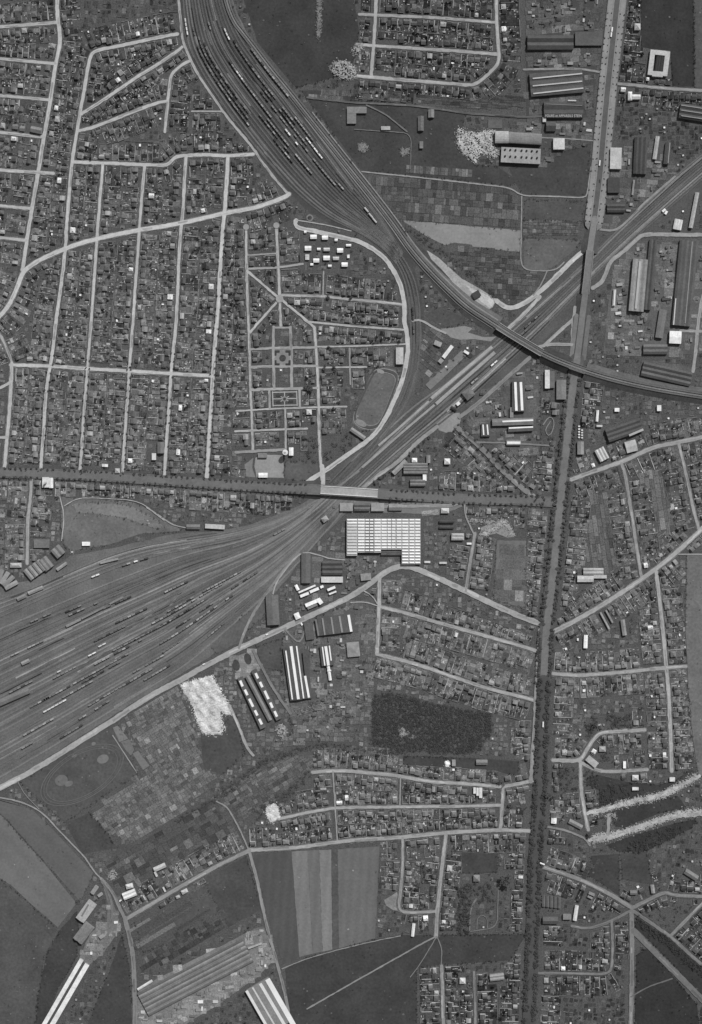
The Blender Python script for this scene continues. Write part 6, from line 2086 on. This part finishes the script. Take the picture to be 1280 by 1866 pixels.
WM = wagon_meshes()
WMASS = MB()
STRINGS = [('north', 340, 33, 4, 2), ('north', 352, 50, 24, 0), ('north', 362, 68, 22, 0), ('north', 372, 78, 18, 0), ('north', 398, 147, 10, 0), ('north', 412, 172, 9, 1),
           ('north', 382, 40, 2, 1), ('north', 410, 52, 3, 2), ('north', 428, 72, 11, 0), ('north', 455, 118, 15, 1), ('north', 432, 128, 3, 2), ('north', 466, 150, 12, 1), ('north', 478, 160, 8, 0), ('north', 470, 210, 9, 1),
           ('north', 505, 195, 9, 1), ('north', 519, 236, 2, 2), ('north', 536, 261, 1, 2), ('north', 556, 252, 6, 2), ('north', 535, 215, 7, 1), ('north', 575, 270, 3, 2), ('north', 500, 252, 7, 1), ('north', 610, 330, 3, 1),
           ('yard', 405, 1062, 7, 1), ('yard', 385, 1072, 10, 1), ('yard', 372, 1092, 12, 1), ('yard', 350, 1108, 9, 0), ('yard', 322, 1122, 12, 1), ('yard', 300, 1138, 12, 1), ('yard', 195, 1173, 2, 2), ('yard', 176, 1188, 2, 2),
           ('yard', 112, 1222, 1, 2), ('yard', 410, 1135, 5, 1), ('yard', 390, 1098, 8, 0), ('yard', 330, 1167, 5, 1), ('yard', 250, 1180, 12, 1), ('yard', 220, 1205, 9, 0), ('yard', 140, 1215, 6, 1), ('yard', 300, 1195, 7, 1),
           ('yard', 230, 1245, 10, 1), ('yard', 200, 1275, 6, 1), ('yard', 122, 1275, 6, 2), ('yard', 150, 1318, 6, 1), ('yard', 90, 1268, 5, 1), ('yard', 60, 1350, 3, 1), ('depot', 255, 1030, 1, 2), ('depot', 290, 1017, 4, 1),
           ('depot', 190, 1065, 2, 2), ('yard', 150, 1105, 4, 0), ('yard', 95, 1120, 4, 1), ('diag', 985, 570, 5, 0), ('diag', 962, 600, 3, 1), ('diag', 905, 656, 2, 2), ('diag', 872, 690, 2, 1), ('link', 752, 560, 5, 0), ('yard', 520, 962, 3, 1), ('yard', 440, 1040, 8, 1), ('yard', 470, 1040, 6, 0), ('yard', 360, 1130, 10, 1), ('yard', 345, 1060, 6, 1), ('yard', 270, 1110, 8, 1), ('yard', 230, 1140, 8, 0),
           ('yard', 280, 1220, 8, 1), ('yard', 170, 1240, 8, 1), ('yard', 100, 1310, 8, 1), ('yard', 60, 1240, 6, 1), ('yard', 180, 1100, 5, 1), ('north', 445, 75, 14, 1), ('north', 420, 110, 14, 1), ('north', 490, 215, 14, 1), ('north', 570, 290, 8, 1), ('yard', 425, 1085, 8, 1), ('yard', 340, 1100, 9, 1), ('yard', 260, 1165, 9, 1), ('yard', 190, 1215, 8, 1), ('yard', 130, 1250, 7, 1), ('yard', 310, 1210, 7, 1), ('yard', 240, 1085, 6, 0), ('yard', 80, 1165, 6, 1)]
nw = 0
scount = {}
PLACE = {'north': 'the northern sidings', 'yard': 'the marshalling yard', 'depot': 'the depot approach', 'diag': 'the diagonal line', 'link': 'the link line'}
for key, sx, sy, num, mode in STRINGS:
    scount[key] = scount.get(key, 0) + 1
    best = None
    for tr in TRACKS[key]:
        dd = np.hypot(tr[:, 0] - sx, tr[:, 1] - sy)
        a, L = resample([tuple(p) for p in tr], 1.0)
        dd = np.hypot(a[:, 0] - sx, a[:, 1] - sy)
        i = int(dd.argmin())
        if best is None or dd[i] < best[0]:
            best = (dd[i], a, i)
    _, a, i = best
    t, n = normals(a)
    pos = i + 4.0
    made = 0
    cov = RNG.random() < .5
    for k in range(num):
        if mode != 2 and RNG.random() < .08:
            pos += RNG.choice((9, 18))
        ii = int(pos)
        if ii >= len(a) - 5:
            break
        p = W(a[ii, 0], a[ii, 1], .88)
        ang = math.atan2(-t[ii, 1], t[ii, 0])
        if mode == 2:
            v = RNG.uniform(190, 246)
        elif mode == 1:
            v = RNG.choice((78, 112, 124, 136, 148, 165, 130))
        else:
            v = RNG.choice((66, 82, 92, 100, 108, 116, 128))
        kind = 'covered_wagon' if (mode == 2 or RNG.random() < .65) else 'open_wagon'
        made += 1
        if nw < 320:
            o = link('goods_wagon', WM[kind])
            o.location = p
            o.rotation_euler = (0, 0, ang)
            o.scale = (.92, .9, .8)
            tone = 'white' if v > 180 else 'pale' if v > 125 else 'grey' if v > 90 else 'dark'
            tag(o, '%s %s, %s in the %s string of %s' % (tone, kind.replace('_', ' '), ordinal(made), ordinal(scount[key]), PLACE[key]), 'wagon', 'goods wagons standing in the sidings')
            col(o, v)
        else:
            ca, sa_ = math.cos(ang), math.sin(ang)
            WMASS.box([(p[0] + x * ca - y * sa_, p[1] + x * sa_ + y * ca) for x, y in ((-3.4, -1.3), (3.4, -1.3), (3.4, 1.3), (-3.4, 1.3))], 1.2, 4, A(v))
        nw += 1
        pos += 8.0
print('wagons', nw)
if WMASS.f:
    tag(WMASS.build('goods_wagons', 'wall_render_mass'), 'further goods wagons standing in the yards', 'wagons', kind='stuff')


def vehicle(name, label, x, y, deg, L, w, h, v, group=None, cat=None, z=1.4):
    """body, roof and window band on wheels"""
    rt = bpy.data.objects.new(name, None)
    COL.objects.link(rt)
    rt.location = W(x, y, z)
    rt.rotation_euler = (0, 0, math.radians(deg))
    tag(rt, label, cat or name.replace('_', ' '), group)
    col(link('body', raw_mesh('body', *boxm(-L / 2, L / 2, -w / 2, w / 2, .4, h * .55, True), 'wagon_paint'), rt), v * .7)
    col(link('window', raw_mesh('window', *boxm(-L / 2 + .2, L / 2 - .2, -w / 2 + .1, w / 2 - .1, h * .55 + .01, h * .85), 'wagon_paint'), rt), 40)
    m = 6
    rf = []
    for sx in (-L / 2, L / 2):
        for k in range(m + 1):
            an = math.pi * k / m
            rf.append((sx, -math.cos(an) * (w / 2 + .05), h * .86 + math.sin(an) * h * .14))
    col(link('roof', raw_mesh('roof', rf, [(k, m + 1 + k, m + 2 + k, k + 1) for k in range(m)] + [tuple(range(m + 1)), tuple(range(2 * m + 1, m, -1))], 'wagon_paint'), rt), v)
    for sx in (-L * .3, L * .3):
        for sy in (-1, 1):
            V, F = [], []
            for yy in (-.1, .1):
                for k in range(8):
                    V.append((sx + math.cos(k * math.pi / 4) * .42, sy * (w / 2 - .25) + yy, .42 + math.sin(k * math.pi / 4) * .42))
            F = [(k, (k + 1) % 8, 8 + (k + 1) % 8, 8 + k) for k in range(8)] + [tuple(range(7, -1, -1)), tuple(range(8, 16))]
            col(link('wheel', raw_mesh('wheel', V, F, 'wagon_paint'), rt), 40)


vehicle('tram', 'front white tram car of the coupled pair on the boulevard', 1115, 55, 84, 8.4, 2.5, 3.4, 228, 'coupled tram pair')
vehicle('tram', 'rear white tram car of the coupled pair on the boulevard', 1113.5, 64.5, 84, 8.4, 2.5, 3.4, 224, 'coupled tram pair')
vehicle('tram', 'single white tram lower on the boulevard', 1092.5, 298, 84, 10, 2.5, 3.4, 220)
vehicle('tram', 'white tram in the avenue beside the forked streets', 989.5, 1319.5, 88, 10, 2.5, 3.4, 226)
vehicle('tram', 'white tram at the southeastern radial road mouth', 988, 1573, -22, 9, 2.5, 3.4, 226)
for k, (x, y, d) in enumerate(((668, 383, -50), (676, 393.5, -50), (683, 402.5, -50))):
    vehicle('passenger_coach', 'pale passenger coach, %s of three in the passing train' % ordinal(k + 1), x, y, d, 11, 2.9, 3.8, 178, 'passing train', 'railway coach', z=.9)
for k, (x, y, d, v, lab) in enumerate(((889, 130.5, 35, 50, 'dark car on the bent northern street corner'), (1083, 376, 85, 56, 'dark car on the narrowing boulevard'), (1078, 402, 85, 60, 'second dark car above the boulevard bridge'),
                                       (1063, 572, 80, 56, 'dark car south of the boulevard bridge'), (1060, 603, 80, 60, 'dark car below the triangle lanes'), (487, 1156, 25, 232, 'white van on the curving works road'),
                                       (372, 1210, 25, 230, 'white car near the chalk tip road'), (1093, 330, 85, 60, 'dark car beside the service lane'), (238, 669, 4, 66, 'dark car on the western cross street'))):
    vehicle('car', lab, x, y, d, 4.6, 1.9, 1.9, v, cat='car', z=1.25)
